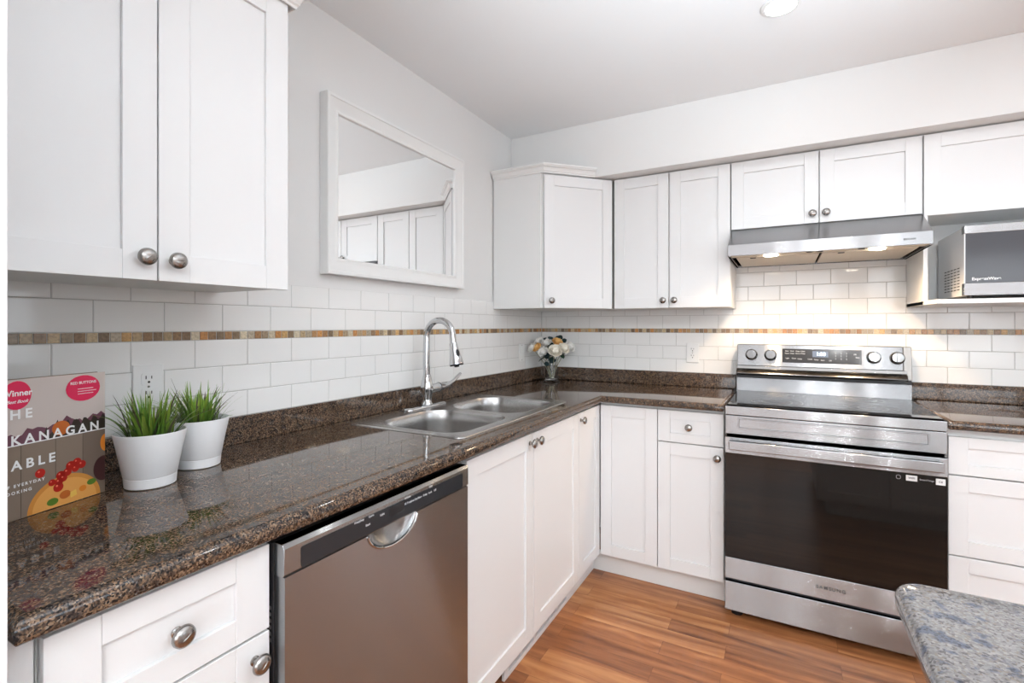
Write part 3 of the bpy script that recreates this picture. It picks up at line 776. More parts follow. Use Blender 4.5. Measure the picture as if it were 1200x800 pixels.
# door with pocket scooped by boolean
mb = MB(); mb.box(0.002, W_-0.002, 0.0, 0.029, 0.115, 0.826); door = mb.build('door_panel', M['steel'], t)
mb = MB(); mb.lathe([(0, -1)]+[(math.sin(PI*k/20), -math.cos(PI*k/20)) for k in range(1, 20)]+[(0, 1)], 40,
                    Matrix.Translation((0.290, 0.0, 0.830)) @ Matrix.Diagonal((0.083, 0.024, 0.052, 1)))
cut = mb.build('cut', M['steelbright'], None); cut.parent = t
md = door.modifiers.new('b', 'BOOLEAN'); md.object = cut; md.operation = 'DIFFERENCE'; md.solver = 'EXACT'
bv = door.modifiers.new('bev', 'BEVEL'); bv.width = 0.006; bv.segments = 3; bv.limit_method = 'ANGLE'; bv.angle_limit = math.radians(60)
bpy.context.view_layer.update()
dg = bpy.context.evaluated_depsgraph_get(); me = bpy.data.meshes.new_from_object(door.evaluated_get(dg))
door.modifiers.clear(); old = door.data; door.data = me
me.polygons.foreach_set('use_smooth', [True]*len(me.polygons)); me.set_sharp_from_angle(angle=math.radians(30))
bpy.data.objects.remove(cut)
# rim bead of the pocket handle
pts = []
for k in range(25):
    a = PI+PI*k/24; x = 0.290+0.083*math.cos(a); z = 0.830+0.052*math.sin(a)
    if z < 0.8255: pts.append((x, -0.0005, z))
mb = MB(); mb.tube(pts, 0.0028, 8); mb.build('pocket_handle_rim', M['chrome'], t)
mb = MB()
yz = [(0.029, 0.826), (0.004, 0.826), (-0.001, 0.832), (-0.001, 0.879), (0.005, 0.887), (0.029, 0.887)]
yz_prism(mb, yz, 0.0, W_)
con = mb.build('control_console', M['steel'], t, bevel=0.0015)
mb = MB(); mb.prism(rrect(0.036, W_-0.030, 0.832, 0.871, 0.004, 3), 0.0, 0.0012, mtx=Matrix.Translation((0, -0.0010, 0)) @ RX90); cp = mb.build('control_strip', M['blackgloss'], con)
mb = MB(); mb.box(0.272, 0.322, -0.0028, -0.0020, 0.847, 0.868); mb.build('display_window', M['black'], cp, bevel=0.0004)
for s_, x_, z_, h_ in (('HeavyDuty', 0.18, 0.869, 0.006), ('Cycles', 0.215, 0.869, 0.006), ('Start', 0.205, 0.853, 0.007), ('Light', 0.249, 0.861, 0.007), ('Hi Temp', 0.336, 0.860, 0.007), ('Heat Dry', 0.358, 0.860, 0.007),
                      ('Rinse', 0.380, 0.860, 0.007), ('Delay', 0.401, 0.860, 0.007), ('Lock', 0.421, 0.860, 0.007), ('Off', 0.441, 0.860, 0.007), ('OPTIONS', 0.335, 0.873, 0.005), ('DRY', 0.425, 0.874, 0.007)):
    text(s_, h_, 'legend', M['legend'], cp, TX(x_, -0.0025, z_), 0.0001, 0.0002)
mb = MB()
for k in range(6): mb.box(-0.0012, 0.0, 0.036, 0.056, 0.70+k*0.012, 0.706+k*0.012)
mb.build('side_vent', M['greymetal'], t)

# ------------------------------------------------------------------ sink
t = thing('kitchen_sink', 'stainless steel double bowl drop in sink set in the granite', 'sink', (0, 0, CT))
outer = rrect(0.068, 0.570, -1.770, -0.900, 0.03, 5)
def bowl_poly(y0, y1): return rrect(0.150, 0.528, y0, y1, [0.085, 0.085, 0.115, 0.115], 8)
B1 = bowl_poly(-1.735, -1.358); B2 = bowl_poly(-1.318, -0.948)
mb = MB()
slab(mb, outer, [(0.0, 0.0002), (0.001, 0.0025), (0.005, 0.0040), (0.012, 0.0032)], [B1, B2])
mb.build('sink_deck', M['sinksteel'], t, smooth=40)
for P in (B1, B2):
    mb = MB()
    prof = [(0.0, 0.0034), (0.001, 0.0016), (0.004, -0.008), (0.007, -0.04), (0.013, -0.150), (0.020, -0.170), (0.035, -0.181), (0.055, -0.184)]
    rws = [[mb.bm.verts.new((x, y, z)) for x, y in offset_poly(P, i)] for i, z in prof]
    n = len(P)
    for a, b in zip(rws, rws[1:]):
        for k in range(n): mb.face([a[k], a[(k+1) % n], b[(k+1) % n], b[k]])
    cx_ = sum(p[0] for p in P)/n; cy_ = sum(p[1] for p in P)/n
    dr_ = [mb.bm.verts.new((cx_+0.04*math.cos(2*PI*k/24), cy_+0.04*math.sin(2*PI*k/24), -0.187)) for k in range(24)]
    cap(mb, [rws[-1], dr_])
    bw_ = mb.build('bowl', M['sinksteel'], t, smooth=45, solid=0.0014)
    mb = MB(); mb.lathe([(0.043, 0), (0.043, 0.002), (0.036, 0.0025), (0.034, -0.006), (0.012, -0.008), (0.010, -0.001), (0, 0)], 28, Matrix.Translation((cx_, cy_, -0.187)))
    mb.build('drain_strainer', M['chrome'], bw_)
# ------------------------------------------------------------------ faucet
FX, FY = 0.085, -1.335
t = thing('kitchen_faucet', 'chrome gooseneck pull down faucet behind the sink with side lever', 'faucet', (FX, FY, CT+0.0035))
mb = MB(); slab(mb, rrect(-0.030, 0.030, -0.145, 0.120, 0.029, 6), [(0.0, 0.0), (0.0, 0.003), (0.004, 0.007), (0.012, 0.0095)])
mb.build('base_plate', M['chrome'], t, smooth=50)
mb = MB(); mb.lathe([(0.027, 0.008), (0.027, 0.012), (0.021, 0.018), (0.0205, 0.035), (0.0255, 0.060), (0.0275, 0.078), (0.0265, 0.090), (0.0205, 0.122), (0.0170, 0.136), (0.0155, 0.138)], 28)
body = mb.build('body', M['chrome'], t, smooth=60)
pts = [(-0.002, 0, 0.13), (-0.003, 0, 0.18), (-0.003, 0, 0.24), (-0.002, 0, 0.29)]
cxx, czz, RR = 0.068, 0.302, 0.0700
for k in range(19):
    a = PI - PI*0.93*k/18
    pts.append((cxx+RR*math.cos(a), 0, czz+RR*math.sin(a)))
pts.append((0.1395, 0, 0.276))
mb = MB(); mb.tube(pts, [0.0150]*3+[0.0140]*(len(pts)-3), 20); mb.build('spout', M['chrome'], t, smooth=60)
hd = Matrix.Translation((0.1395, 0, 0.277)) @ Matrix.Rotation(PI-math.radians(11), 4, 'Y')
mb = MB(); mb.lathe([(0.0150, 0.0), (0.0162, 0.002), (0.0185, 0.025), (0.0245, 0.060), (0.0300, 0.086), (0.0302, 0.091)], 28, hd)
head = mb.build('spray_head', M['chrome'], t, smooth=60)
mb = MB(); mb.lathe([(0.0296, 0.0905), (0.0280, 0.097), (0.011, 0.0975), (0.010, 0.103), (0, 0.1035)], 28, hd); mb.build('nozzle', M['blackgloss'], head)
bt = hd @ Matrix.Translation((-0.0200, -0.010, 0.052)) @ Matrix.Rotation(math.radians(-12), 4, 'Y')
mb = MB(); mb.lathe([(0, -1)]+[(math.sin(PI*k/10), -math.cos(PI*k/10)) for k in range(1, 10)]+[(0, 1)], 20, hd @ Matrix.Rotation(math.radians(200), 4, 'Z') @ Matrix.Translation((0.0215, 0.0, 0.047)) @ Matrix.Diagonal((0.0048, 0.0085, 0.0165, 1)))
mb.build('spray_button', M['black'], head)
mb = MB(); mb.tube([(0, 0.012, 0.072), (0, 0.080, 0.074)], [0.0200, 0.0205], 24)
hb = mb.build('lever_barrel', M['chrome'], t, smooth=60)
mb = MB(); mb.tube([(0, 0.0798, 0.074), (0, 0.0838, 0.0741)], 0.0215, 24); mb.build('barrel_ring', M['black'], hb)
mb = MB(); mb.tube([(0, 0.083, 0.074), (0, 0.110, 0.073), (0.002, 0.150, 0.078), (0.004, 0.190, 0.092), (0.006, 0.222, 0.112), (0.007, 0.243, 0.124)],
                   [(0.0190, 0.0190), (0.0165, 0.0165), (0.011, 0.012), (0.0075, 0.011), (0.0055, 0.0105), (0.004, 0.008)], 18)
mb.build('lever', M['chrome'], hb, smooth=60)

# ------------------------------------------------------------------ mirror on the left wall
t = thing('wall_mirror', 'rectangular wall mirror in a wide moulded white frame above the sink', 'mirror', (WL+0.001, -1.823, 1.473), PI/2)
mw, mh = 0.850, 0.649
mb = MB()
pr = [(0.0, 0.0), (0.0, -0.036), (0.002, -0.040), (0.012, -0.040), (0.0145, -0.037), (0.020, -0.0355), (0.036, -0.027), (0.050, -0.0245), (0.055, -0.026), (0.061, -0.024), (0.064, -0.016), (0.064, 0.0)]
o = [(0, 0), (mw, 0), (mw, mh), (0, mh)]
Rr = [[mb.bm.verts.new((x, y, z)) for x, z in offset_poly(o, i)] for i, y in pr]
for a, b in zip(Rr, Rr[1:]):
    for k in range(4): mb.face([a[k], a[(k+1) % 4], b[(k+1) % 4], b[k]])
mb.build('mirror_frame', M['trim'], t, smooth=22)
mb = MB(); mb.box(0.062, mw-0.062, -0.017, -0.004, 0.062, mh-0.062); mb.build('mirror_pane', M['mirror'], t, smooth=0)

# ------------------------------------------------------------------ outlets and switch
def outlet(label, loc, rz, kind='outlet'):
    t = thing('wall_'+kind, label, kind, loc, rz)
    mb = MB(); mb.box(-0.035, 0.035, -0.006, 0.0, -0.057, 0.057); pl = mb.build('cover_plate', M['plastic'], t, bevel=0.0025, seg=3)
    if kind == 'outlet':
        for z in (0.0195, -0.0195):
            mb = MB(); mb.prism(rrect(-0.0165, 0.0165, -0.0165, 0.0165, 0.006, 4), 0.0, 0.0018, mtx=Matrix.Translation((0, -0.006, z)) @ RX90)
            so = mb.build('socket', M['plastic'], t)
            mb = MB(); mb.box(-0.0078, -0.0055, -0.0080, -0.0076, z+0.000, z+0.009); mb.box(0.0052, 0.0074, -0.0080, -0.0076, z+0.0008, z+0.0082)
            mb.lathe([(0.0030, 0), (0.0030, 0.0003), (0, 0.0003)], 12, Matrix.Translation((0, -0.0077, z-0.0075)) @ RX90)
            mb.build('slots', M['slot'], so)
        zs = (0.0,)
    else:
        mb = MB(); mb.box(-0.0165, 0.0165, -0.0085, -0.005, -0.033, 0.033); mb.build('rocker', M['plastic'], t, bevel=0.0015)
        zs = (0.045, -0.045)
    for z in zs:
        mb = MB(); mb.lathe([(0.0028, 0), (0.0028, 0.0012), (0, 0.0014)], 12, Matrix.Translation((0, -0.006, z)) @ RX90); mb.build('screw', M['nickel'], t)
    return t
outlet('white duplex outlet on the left wall behind the potted grass', (0.0005, -2.369, 1.131), PI/2)
outlet('white duplex outlet on the back wall left of the range', (0.976, -0.0005, 1.131), 0)
outlet('white rocker light switch beside the flowers near the corner', (0.0005, -0.300, 1.121), PI/2, 'switch')

# ------------------------------------------------------------------ microwave
t = thing('microwave_oven', 'stainless microwave with dark glass door in the nook at right', 'microwave', (2.068, -0.452, 1.3945))
mw, md_, mh = 0.515, 0.395, 0.288
mb = MB(); mb.box(0.004, mw-0.004, 0.030, md_, 0.014, mh); mb.build('housing', M['whitemetal'], t, bevel=0.002)
mb = MB()
mb.box(0.0, mw, 0.0, 0.030, 0.014, 0.062); mb.box(0.0, mw, 0.0, 0.030, 0.258, mh+0.002)
fr = mb.build('front_frame', M['steelbright'], t, bevel=0.0015)
mb = MB(); mb.box(0.0, 0.004, 0.001, 0.030, 0.0615, 0.2585); mb.build('edge_strip', M['whitemetal'], t)
mb = MB(); mb.box(0.004, 0.385, 0.0015, 0.030, 0.062, 0.258); gd = mb.build('door_glass', M['mwglass'], t, bevel=0.0008)
mb = MB(); mb.box(0.3865, mw, 0.0015, 0.030, 0.062, 0.258); cpn = mb.build('control_panel', M['blackgloss'], t, bevel=0.0008)
mb = MB(); mb.box(0.41, 0.49, 0.0010, 0.002, 0.215, 0.240); mb.build('screen', M['lcd'], cpn)
text('ExpressWave', 0.0155, 'logo', M['whiteprint'], gd, TX(0.066, 0.0010, 0.078), 0.0002, 0.0004)
mb = MB()
for a in range(5):
    for b in range(8):
        mb.box(0.0032, 0.0042, 0.075+a*0.046, 0.075+a*0.046+0.030, 0.040+b*0.0125+a*0.0, 0.044+b*0.0125)
mb.build('side_vents', M['slot'], t)
for fx in (0.03, mw-0.03):
    for fy in (0.05, md_-0.04):
        mb = MB(); mb.lathe([(0.010, 0.0), (0.011, 0.014)], 14, Matrix.Translation((fx, fy, 0.0))); mb.build('foot', M['black'], t)

# ------------------------------------------------------------------ recessed ceiling lamps
def downlight(x, y, label, power, aimed=False):
    t = thing('ceiling_downlight', label, 'ceiling light', (x, y, CZ), 0, 'recessed ceiling lights')
    mb = MB(); mb.lathe([(0.050, -0.0002), (0.064, -0.0002), (0.064, -0.004), (0.058, -0.007), (0.050, -0.006)], 32, close=False)
    mb.build('trim_ring', M['trim'], t)
    mb = MB(); mb.lathe([(0.051, -0.0005), (0.051, -0.004), (0.0, -0.008)], 32); mb.build('lens', M['lens'], t)
    l = bpy.data.lights.new('downlight', 'AREA'); l.shape = 'DISK'; l.size = 0.10; l.energy = power; l.color = (0.94, 0.975, 1.0)
    o = bpy.data.objects.new('downlight', l); COL.objects.link(o); o.location = (x, y, CZ-0.011)
    if aimed:   # added spot aimed at the range to streak its steel
        l = bpy.data.lights.new('added_streak_spot', 'SPOT'); l.energy = K_AIM; l.spot_size = math.radians(44); l.spot_blend = 0.7; l.shadow_soft_size = 0.035; l.color = (0.97, 0.985, 1.0)
        o = bpy.data.objects.new('added_streak_spot', l); COL.objects.link(o); o.location = (x, y, CZ-0.05)
        o.rotation_euler = (Vector((1.65, -0.4, 0.75))-Vector((x, y, CZ-0.05))).to_track_quat('-Z', 'Y').to_euler()
for i, (x, y) in enumerate(DOWNLIGHTS):
    downlight(x, y, ('glowing recessed ceiling light at the top edge of the picture' if i == 0 else
              ['', 'recessed ceiling light right of the range area', 'unseen recessed ceiling light added behind the camera, nearest the island', 'unseen recessed ceiling light added behind the island',
               'unseen recessed ceiling light added by the rear left window', 'unseen recessed ceiling light added by the side window'][i]), K_DOWN*(0.24, 0.36, 1.1, 1.6, 2.4, 0.5)[i], i in (2, 3, 4))  # lights behind the camera and by the side window are added fill

# ------------------------------------------------------------------ unseen uplights added to brighten the ceiling
def added_uplight(x, y, label, power=K_UP, cone=130):
    t = thing('added_floor_uplight', label, 'lamp', (x, y, 0), 0, 'added fill uplights')
    mb = MB(); mb.lathe([(0.0, 0.0), (0.14, 0.0), (0.14, 0.012), (0.03, 0.022), (0.0, 0.022)], 32, close=False); mb.build('base', M['black'], t)
    mb = MB(); mb.lathe([(0.012, 0.02), (0.012, 1.36)], 16); mb.build('pole', M['nickel'], t)
    mb = MB(); mb.lathe([(0.0, 1.355), (0.03, 1.355), (0.09, 1.39), (0.15, 1.445), (0.147, 1.448), (0.085, 1.398), (0.0, 1.368)], 32, close=False); mb.build('bowl_shade', M['greymetal'], t)
    mb = MB(); mb.lathe([(0.0, 1.37), (0.025, 1.375), (0.032, 1.40), (0.02, 1.425), (0.0, 1.43)], 20, close=False); mb.build('bulb', M['lens'], t)
    l = bpy.data.lights.new('uplight', 'SPOT'); l.energy = power; l.spot_size = math.radians(cone); l.spot_blend = 0.5; l.shadow_soft_size = 0.04; l.color = (0.80, 0.92, 1.0)
    o = bpy.data.objects.new('uplight', l); COL.objects.link(o); o.location = (x, y, 1.46); o.rotation_euler = (PI, 0, 0)
added_uplight(1.30, -4.10, 'unseen uplight added for fill behind the camera, nearer the tall cabinet', 60)
added_uplight(3.40, -3.90, 'unseen uplight added for fill right of the island')
t = thing('added_island_uplight', 'small unseen uplight added on the island countertop to light the ceiling', 'lamp', (2.22, -2.75, CT))  # unseen lamp added to brighten the kitchen ceiling
mb = MB(); mb.lathe([(0.0, 0.0), (0.07, 0.0), (0.07, 0.010), (0.015, 0.018), (0.0, 0.018)], 28, close=False); mb.build('base', M['nickel'], t)
mb = MB(); mb.lathe([(0.008, 0.017), (0.008, 0.20)], 14); mb.build('stem', M['nickel'], t)
mb = MB(); mb.lathe([(0.0, 0.198), (0.03, 0.20), (0.085, 0.26), (0.083, 0.262), (0.028, 0.206), (0.0, 0.204)], 28, close=False); mb.build('bowl_shade', M['greymetal'], t)
l = bpy.data.lights.new('uplight', 'SPOT'); l.energy = K_ISLE; l.spot_size = math.radians(78); l.spot_blend = 0.8; l.shadow_soft_size = 0.03; l.color = (0.80, 0.92, 1.0)
o = bpy.data.objects.new('uplight', l); COL.objects.link(o); o.location = (2.22, -2.75, CT+0.275); o.rotation_euler = Vector((-0.33, 0.47, 0.82)).to_track_quat('-Z', 'Y').to_euler()

# ------------------------------------------------------------------ cookbook
t = thing('cookbook', 'cookbook standing upright against the tall panel with tomatoes on its cover', 'book', (0.257, -2.7700, CT+0.0005), math.atan2(0.955, -0.300))
bw, bh, bt_ = 0.250, 0.254, 0.022
C = {}
for n_, c_ in dict(sky=(196, 184, 178), hill=(110, 70, 84), dusk=(150, 120, 122), dark=(52, 44, 38), wood=(132, 116, 102), wood2=(116, 100, 88), plank=(88, 74, 64), plate=(206, 138, 62), plate2=(224, 160, 84), tom=(176, 30, 20), tomhi=(235, 110, 90), pink=(214, 40, 84), green=(86, 120, 40), orange=(220, 130, 40), yellow=(232, 190, 90), pump=(190, 100, 40), fig=(70, 40, 40)).items():
    C[n_] = mat('print_'+n_, srgb(*c_), 0.3)
mb = MB(); mb.box(0.0, bw, 0.0, 0.003, 0, bh); mb.box(0.0, bw, bt_-0.003, bt_, 0, bh); mb.box(0.0, 0.003, 0.003, bt_-0.003, 0, bh)
cv = mb.build('cover', C['wood'], t, bevel=0.0006)
mb = MB(); mb.box(0.003, bw-0.003, 0.003, bt_-0.003, 0.003, bh-0.003); mb.build('pages', M['whiteprint'], t)
def flat(poly, layer, m, name, parent=cv):
    mb = MB(); mb.prism(poly, 0.0, 0.00012, mtx=Matrix.Translation((0, -0.00012*layer, 0)) @ RX90)
    return mb.build(name, m, parent, smooth=0)
HZ = 0.135
def line_z(x): return HZ + 0.0*x
flat([(0, HZ), (bw, HZ), (bw, bh), (0, bh)], 1, C['sky'], 'sky_print')
hp = [(0, HZ), (bw, HZ)] + [(bw-bw*k/30, HZ+0.020+0.006*math.sin(k*0.9)+0.004*math.sin(k*2.3)+(0.010 if k < 14 else 0.002)) for k in range(31)]
hl_ = flat(hp, 2, C['hill'], 'hills_print')
vp = [(0.135, HZ), (bw, HZ)] + [(bw-(bw-0.135)*k/24, HZ+0.026+0.006*math.sin(k*1.7)+0.005*math.sin(k*3.1)-(0.012 if k > 20 else 0)) for k in range(25)]
flat(vp, 3, C['dark'], 'vines_print')
def disc(x, z, rx, rz, n=24, a0=0, a1=2*PI): return [(x+rx*math.cos(a0+(a1-a0)*k/n), z+rz*math.sin(a0+(a1-a0)*k/n)) for k in range(n)]
flat(disc(0.165, HZ+0.017, 0.016, 0.014), 4, C['pump'], 'barrel_print')
flat([(0, HZ-0.0012), (bw, HZ-0.0012), (bw, HZ+0.0008), (0, HZ+0.0008)], 5, M['whiteprint'], 'divider_print')
for k, (a, b) in enumerate(((0.0, 0.048), (0.098, 0.155), (0.205, bw))):
    flat([(a, 0.0005), (b, 0.0005), (b, HZ-0.0014), (a, HZ-0.0014)], 1, C['wood2'] if k != 1 else C['wood'], 'plank_print')
for xx in (0.098, 0.155, 0.205): flat([(xx, 0.001), (xx+0.0010, 0.001), (xx+0.0010, HZ-0.002), (xx, HZ-0.002)], 2, C['plank'], 'plank_line')
def clipd(pts): return [(min(max(x, 0.001), bw-0.0005), max(z, 0.0008)) for x, z in pts]
flat([(0.108, 0.0008)] + [(0.174+0.066*math.cos(PI-PI*k/24), 0.0008+0.058*math.sin(PI*k/24)) for k in range(1, 24)] + [(0.240, 0.0008)], 3, C['plate'], 'plate_print')
flat([(0.116, 0.0008)] + [(0.174+0.058*math.cos(PI-PI*k/24), 0.0008+0.050*math.sin(PI*k/24)) for k in range(1, 24)] + [(0.232, 0.0008)], 4, C['plate2'], 'plate_inner_print')
for x, z, r in ((0.140, 0.074, 0.0085), (0.160, 0.050, 0.0065), (0.172, 0.048, 0.0075), (0.175, 0.060, 0.008), (0.187, 0.063, 0.008), (0.193, 0.074, 0.0085), (0.205, 0.078, 0.008), (0.202, 0.066, 0.007), (0.214, 0.071, 0.008), (0.171, 0.038, 0.009), (0.180, 0.053, 0.007)):
    x -= 0.011
    f_ = flat(disc(x, z, r, r), 6, C['tom'], 'tomato_print'); flat(disc(x-r*0.3, z+r*0.35, r*0.22, r*0.22, 10), 7, C['tomhi'], 'highlight_print', f_)
flat(disc(0.172, 0.020, 0.010, 0.008), 6, C['pump'], 'fruit_print'); flat(disc(0.150, 0.013, 0.010, 0.007), 6, C['green'], 'leaf_print'); flat(disc(0.222, 0.030, 0.009, 0.006), 6, C['green'], 'leaf_print')
flat([(0.182, 0.010), (0.194, 0.013), (0.192, 0.024), (0.181, 0.021)], 6, C['yellow'], 'cube_print'); flat(disc(0.205, 0.022, 0.007, 0.006), 6, C['orange'], 'fruit_print')
flat(clipd(disc(0.246, 0.052, 0.020, 0.026)), 5, C['fig'], 'tomato_dark_print'); flat(clipd(disc(0.250, 0.105, 0.010, 0.018)), 5, C['orange'], 'squash_print')
for s_, x_, z_ in (('THE', 0.116, 0.190), ('OKANAGAN', 0.237, HZ+0.0085), ('TABLE', 0.1545, 0.098)):
    text(s_, 0.0240, 'title_lettering', M['whiteprint'], cv, TX(x_, -0.0012, z_), 0.0001, 0.0006, align='RIGHT', spacing=1.5)
text('THE ART OF EVERYDAY', 0.0075, 'subtitle_lettering', M['whiteprint'], cv, TX(0.136, -0.0012, 0.062), 0.0001, 0.0002, align='RIGHT', spacing=1.5)
text('HOME COOKING', 0.0075, 'subtitle_lettering', M['whiteprint'], cv, TX(0.115, -0.0012, 0.050), 0.0001, 0.0002, align='RIGHT', spacing=1.5)
s1_ = flat(disc(0.092, 0.2255, 0.0225, 0.026), 8, C['pink'], 'round_sticker'); text('Winner', 0.0150, 'sticker_text', M['whiteprint'], s1_, TX(0.092, -0.0014, 0.229), 0.0001, 0.0003)
text('Best Book', 0.008, 'sticker_text', M['whiteprint'], s1_, TX(0.092, -0.0014, 0.214), 0.0001, 0.0001, shear=0.4)
s2_ = flat(disc(0.206, 0.225, 0.033, 0.026), 8, C['pink'], 'oval_sticker'); text('RED BUTTONS', 0.0075, 'sticker_text', M['whiteprint'], s2_, TX(0.206, -0.0014, 0.236), 0.0001, 0.0001)
for q_ in range(3): flat([(0.195, 0.2245-q_*0.005), (0.225+0.006*(q_ % 2), 0.2245-q_*0.005), (0.225+0.006*(q_ % 2), 0.2235-q_*0.005), (0.195, 0.2235-q_*0.005)], 10, M['whiteprint'], 'sticker_line', s2_)

# ------------------------------------------------------------------ potted grass
def potted(x, y, label, seed, sc=0.83, nb=150):
    rnd = random.Random(seed)
    t = thing('potted_grass', label, 'plant', (x, y, CT+0.0005), 0, 'potted grass plants')
    mb = MB()
    mb.lathe([(0.0, 0.0), (0.054*sc, 0.0), (0.0575*sc, 0.002), (0.0595*sc, 0.022), (0.0588*sc, 0.0225), (0.0602*sc, 0.024), (0.0725*sc, 0.080), (0.0810*sc, 0.115), (0.0810*sc, 0.118), (0.0792*sc, 0.119),
              (0.0775*sc, 0.117), (0.070*sc, 0.085), (0.0, 0.085)], 48, close=False)
    mb.build('pot', M['pot'], t, smooth=40)
    mb = MB(); mb.lathe([(0.0695*sc, 0.0855), (0.0, 0.090)], 32, close=False); mb.build('moss_bed', M['soil'], t)
    mb = MB(); lay = mb.bm.loops.layers.float_color.new('tint')
    for i in range(nb):
        a = rnd.uniform(0, 2*PI); r0 = 0.048*math.sqrt(rnd.random())*sc
        lean = rnd.uniform(0.05, 1.0)*(0.55+0.65*r0/0.048); L = rnd.uniform(0.065, 0.125)*(1.0 if rnd.random() < 0.85 else 1.12)
        a2 = a+rnd.uniform(-0.6, 0.6)
        d = Vector((math.cos(a2), math.sin(a2), 0)); p0 = Vector((r0*math.cos(a), r0*math.sin(a), 0.088))
        wd = rnd.uniform(0.0028, 0.0048); side = Vector((-d.y, d.x, 0))
        sa = rnd.uniform(-0.6, 0.6); side = (side*math.cos(sa)+Vector((0, 0, 1))*math.sin(sa)*0.3).normalized()
        g = rnd.uniform(0.7, 1.25); yel = rnd.uniform(0.0, 1.0)
        base = Vector((0.018, 0.060, 0.010))*g; tip = Vector((0.15+0.16*yel, 0.36+0.06*yel, 0.05))*g
        if rnd.random() < 0.14: tip = Vector((0.16, 0.12, 0.09))*g
        prev = None; nseg = 7
        for k in range(nseg+1):
            s = k/nseg; th = lean*1.25*s
            p = p0 + d*(L*(lean*0.35*s + 0.45*lean*s*s)) + Vector((0, 0, L*(s - 0.42*lean*lean*s*s)))
            wk = wd*(1-s)**0.55*(0.75+0.9*s*(1-s)) if k < nseg else 0.0001
            row = [mb.bm.verts.new(p-side*wk), mb.bm.verts.new(p+Vector((0, 0, -0.0006))-d*0.0005), mb.bm.verts.new(p+side*wk)]
            if prev:
                c0 = base.lerp(tip, ((k-1)/nseg)**0.9); c1 = base.lerp(tip, s**0.9)
                for j in range(2):
                    f = mb.face([prev[j], prev[j+1], row[j+1], row[j]])
                    if f:
                        for l in f.loops: l[lay] = (*(c1 if l.vert in row else c0), 1)
            prev = row
    o = mb.build('grass_blades', M['grass'], t, smooth=180, recalc=False); o['kind'] = 'stuff'
    return t
potted(0.2120, -2.4590, 'green artificial grass in a round white pot, nearer the book', 3)
potted(0.1500, -2.3230, 'green artificial grass in a white pot standing behind the nearer pot', 11)

# ------------------------------------------------------------------ vase and flowers
VX, VY = 0.142, -0.150
t = thing('glass_vase', 'clear glass vase on a round foot in the counter corner', 'vase', (VX, VY, CT+0.0005))
mb = MB(); mb.lathe([(0.0, 0.0), (0.054, 0.0), (0.056, 0.003), (0.050, 0.006), (0.040, 0.008), (0.0385, 0.012), (0.0385, 0.140), (0.0385, 0.142), (0.0360, 0.142), (0.0358, 0.014), (0.0, 0.012)], 40, close=False)
mb.build('vase_glass', M['glass'], t, smooth=40)
t['label'] = 'clear glass vase of flowers on a round foot in the counter corner'
GP = 'flowers in the glass vase'
def rose(x, z, dy, r, m, label, seed, leaf=False):
    rnd = random.Random(seed); y = VY+dy
    t = thing('rose_flower', label, 'flower', (VX+(x-VX)*0.10, VY+dy*0.10, CT+0.018), 0, GP)
    ox, oy, oz = t.location
    c = Vector((x-ox, y-oy, z-oz)); axis = (Vector((x-VX, dy-0.015, 0.10))).normalized()
    q = axis.to_track_quat('Z', 'Y').to_matrix().to_4x4(); MT = Matrix.Translation(c) @ q
    mb = MB()
    # inner bud
    mb.lathe([(0, -0.55*r), (0.35*r, -0.42*r), (0.52*r, -0.05*r), (0.46*r, 0.35*r), (0.25*r, 0.52*r), (0.12*r, 0.42*r), (0, 0.36*r)], 14, MT)
    for layer, (n, rad, ht, opn) in enumerate(((4, 0.62, 0.55, 0.10), (5, 0.80, 0.42, 0.25), (6, 0.98, 0.22, 0.50))):
        for i in range(n):
            a0 = 2*PI*(i/n)+layer*0.5+rnd.uniform(-0.12, 0.12); span = 2*PI/n*0.78
            grid = []
            for u in range(6):
                s = u/5; row = []
                for v_ in range(6):
                    tt = v_/5*2-1; aa = a0+tt*span*(0.35+0.65*math.sin(PI*min(1, s*0.8+0.1)))
                    rr = r*(0.15+(rad-0.15)*math.sin(s*PI/2)**0.8 + opn*0.25*s**3)
                    zz = r*(-0.6+(0.6+ht)*s - 0.22*(abs(tt)**2)*s - opn*0.18*s**4) + rnd.uniform(-0.02, 0.02)*r
                    row.append(mb.bm.verts.new(MT @ Vector((rr*math.cos(aa), rr*math.sin(aa), zz))))
                grid.append(row)
            for u in range(5):
                for v_ in range(5): mb.face([grid[u][v_], grid[u][v_+1], grid[u+1][v_+1], grid[u+1][v_]])
    mb.build('petals', m, t, smooth=180, solid=0.0006)
    mb = MB(); e = c-axis*0.5*r
    pts = [Vector((0, 0, 0))]+[Vector((e.x*s**1.6, e.y*s**1.6, e.z*s)) for s in (0.25, 0.5, 0.7, 0.85, 1.0)]
    mb.tube(pts, 0.0020, 8); mb.build('stem', M['stem'], t)
    if leaf:
        for k in range(3):
            mb = MB(); a = rnd.uniform(-PI, 0.2); p = pts[4]; L = 0.05
            d = Vector((math.cos(a)*0.8, math.sin(a)*0.8, -0.3+0.5*k)).normalized(); sd = d.cross(Vector((0, 0, 1))).normalized()
            prev = None
            for j in range(7):
                s = j/6; pp = p+d*L*s+Vector((0, 0, -0.012*s*s)); wk = 0.016*math.sin(PI*s)**0.8+0.0002
                row = [mb.bm.verts.new(pp-sd*wk+Vector((0, 0, 0.003))), mb.bm.verts.new(pp), mb.bm.verts.new(pp+sd*wk+Vector((0, 0, 0.003)))]
                if prev:
                    for q_ in range(2): mb.face([prev[q_], prev[q_+1], row[q_+1], row[q_]])
                prev = row
            mb.build('leaf', M['leaf'], t, smooth=180, solid=0.0004)
rose(0.055, 1.194, -0.015, 0.031, M['petal_w'], 'white rose, upper left of the bouquet', 1)
rose(0.038, 1.149, -0.085, 0.033, M['petal_w'], 'white rose at the far left of the bouquet beside the switch', 2)
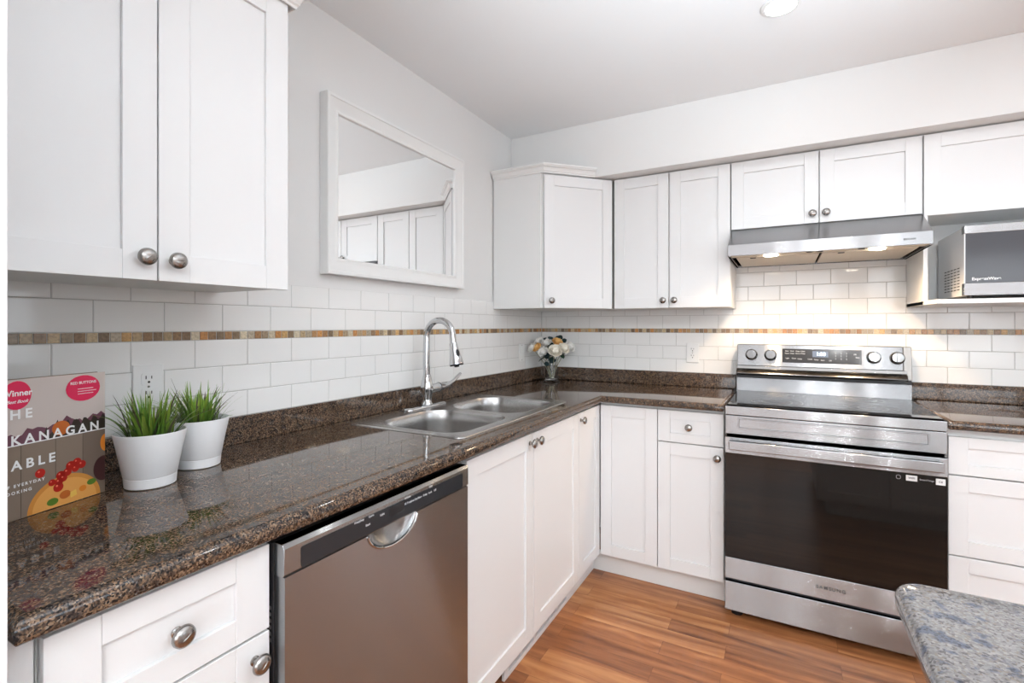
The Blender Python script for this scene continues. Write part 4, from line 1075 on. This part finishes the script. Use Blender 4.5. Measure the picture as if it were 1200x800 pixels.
rose(0.078, 1.155, -0.085, 0.031, M['petal_y'], 'apricot rose on the left side of the bouquet', 3, True)
rose(0.124, 1.128, -0.092, 0.033, M['petal_w'], 'white rose, lowest on the left side of the bouquet', 4, True)
rose(0.125, 1.183, -0.045, 0.034, M['petal_w'], 'white rose at the top centre of the bouquet', 5)
rose(0.195, 1.190, -0.030, 0.032, M['petal_y'], 'apricot rose on the right side of the bouquet', 6)
rose(0.208, 1.136, -0.090, 0.042, M['petal_c'], 'large cream rose at the front right of the bouquet', 7, True)
rose(0.252, 1.151, -0.055, 0.036, M['petal_c'], 'cream rose beside the large cream one', 8, True)
rose(0.274, 1.160, -0.005, 0.034, M['petal_w'], 'white rose at the far right of the bouquet', 9)
def leafspray(x, z, dy, label, seed):
    rnd = random.Random(seed)
    t = thing('leaf_spray', label, 'leaves', (VX, VY, CT+0.018), 0, 'leafy sprigs in the glass vase')
    e = Vector((x-VX, dy, z-CT-0.018))
    mb = MB(); mb.tube([(0, 0, 0), tuple(e*0.5+Vector((0, 0, 0.02))), tuple(e)], 0.0018, 8); mb.build('stem', M['leaf'], t)
    for k in range(6):
        mb = MB(); a = rnd.uniform(0, 2*PI); s0 = 0.62+0.38*k/5; p = e*s0; L = rnd.uniform(0.035, 0.05)
        d = Vector((math.cos(a), math.sin(a)*0.6, rnd.uniform(-0.1, 0.7))).normalized(); sd = d.cross(Vector((0.3, -1, 0.2))).normalized(); prev = None
        for j in range(7):
            s = j/6; pp = p+d*L*s; wk = 0.015*math.sin(PI*s)**0.8+0.0002
            row = [mb.bm.verts.new(pp-sd*wk), mb.bm.verts.new(pp+Vector((0, 0.002, 0))), mb.bm.verts.new(pp+sd*wk)]
            if prev:
                for q_ in range(2): mb.face([prev[q_], prev[q_+1], row[q_+1], row[q_]])
            prev = row
        mb.build('leaf', M['leaf2'], t, smooth=180, solid=0.0004)
leafspray(0.098, 1.208, 0.035, 'dark green leaves behind the top white rose', 21)
leafspray(0.150, 1.212, 0.030, 'dark green leaves at the top centre of the bouquet', 22)
leafspray(0.205, 1.205, 0.030, 'dark green leaves behind the right apricot rose', 23)
leafspray(0.145, 1.105, -0.06, 'green leaves hanging low over the vase rim', 24)
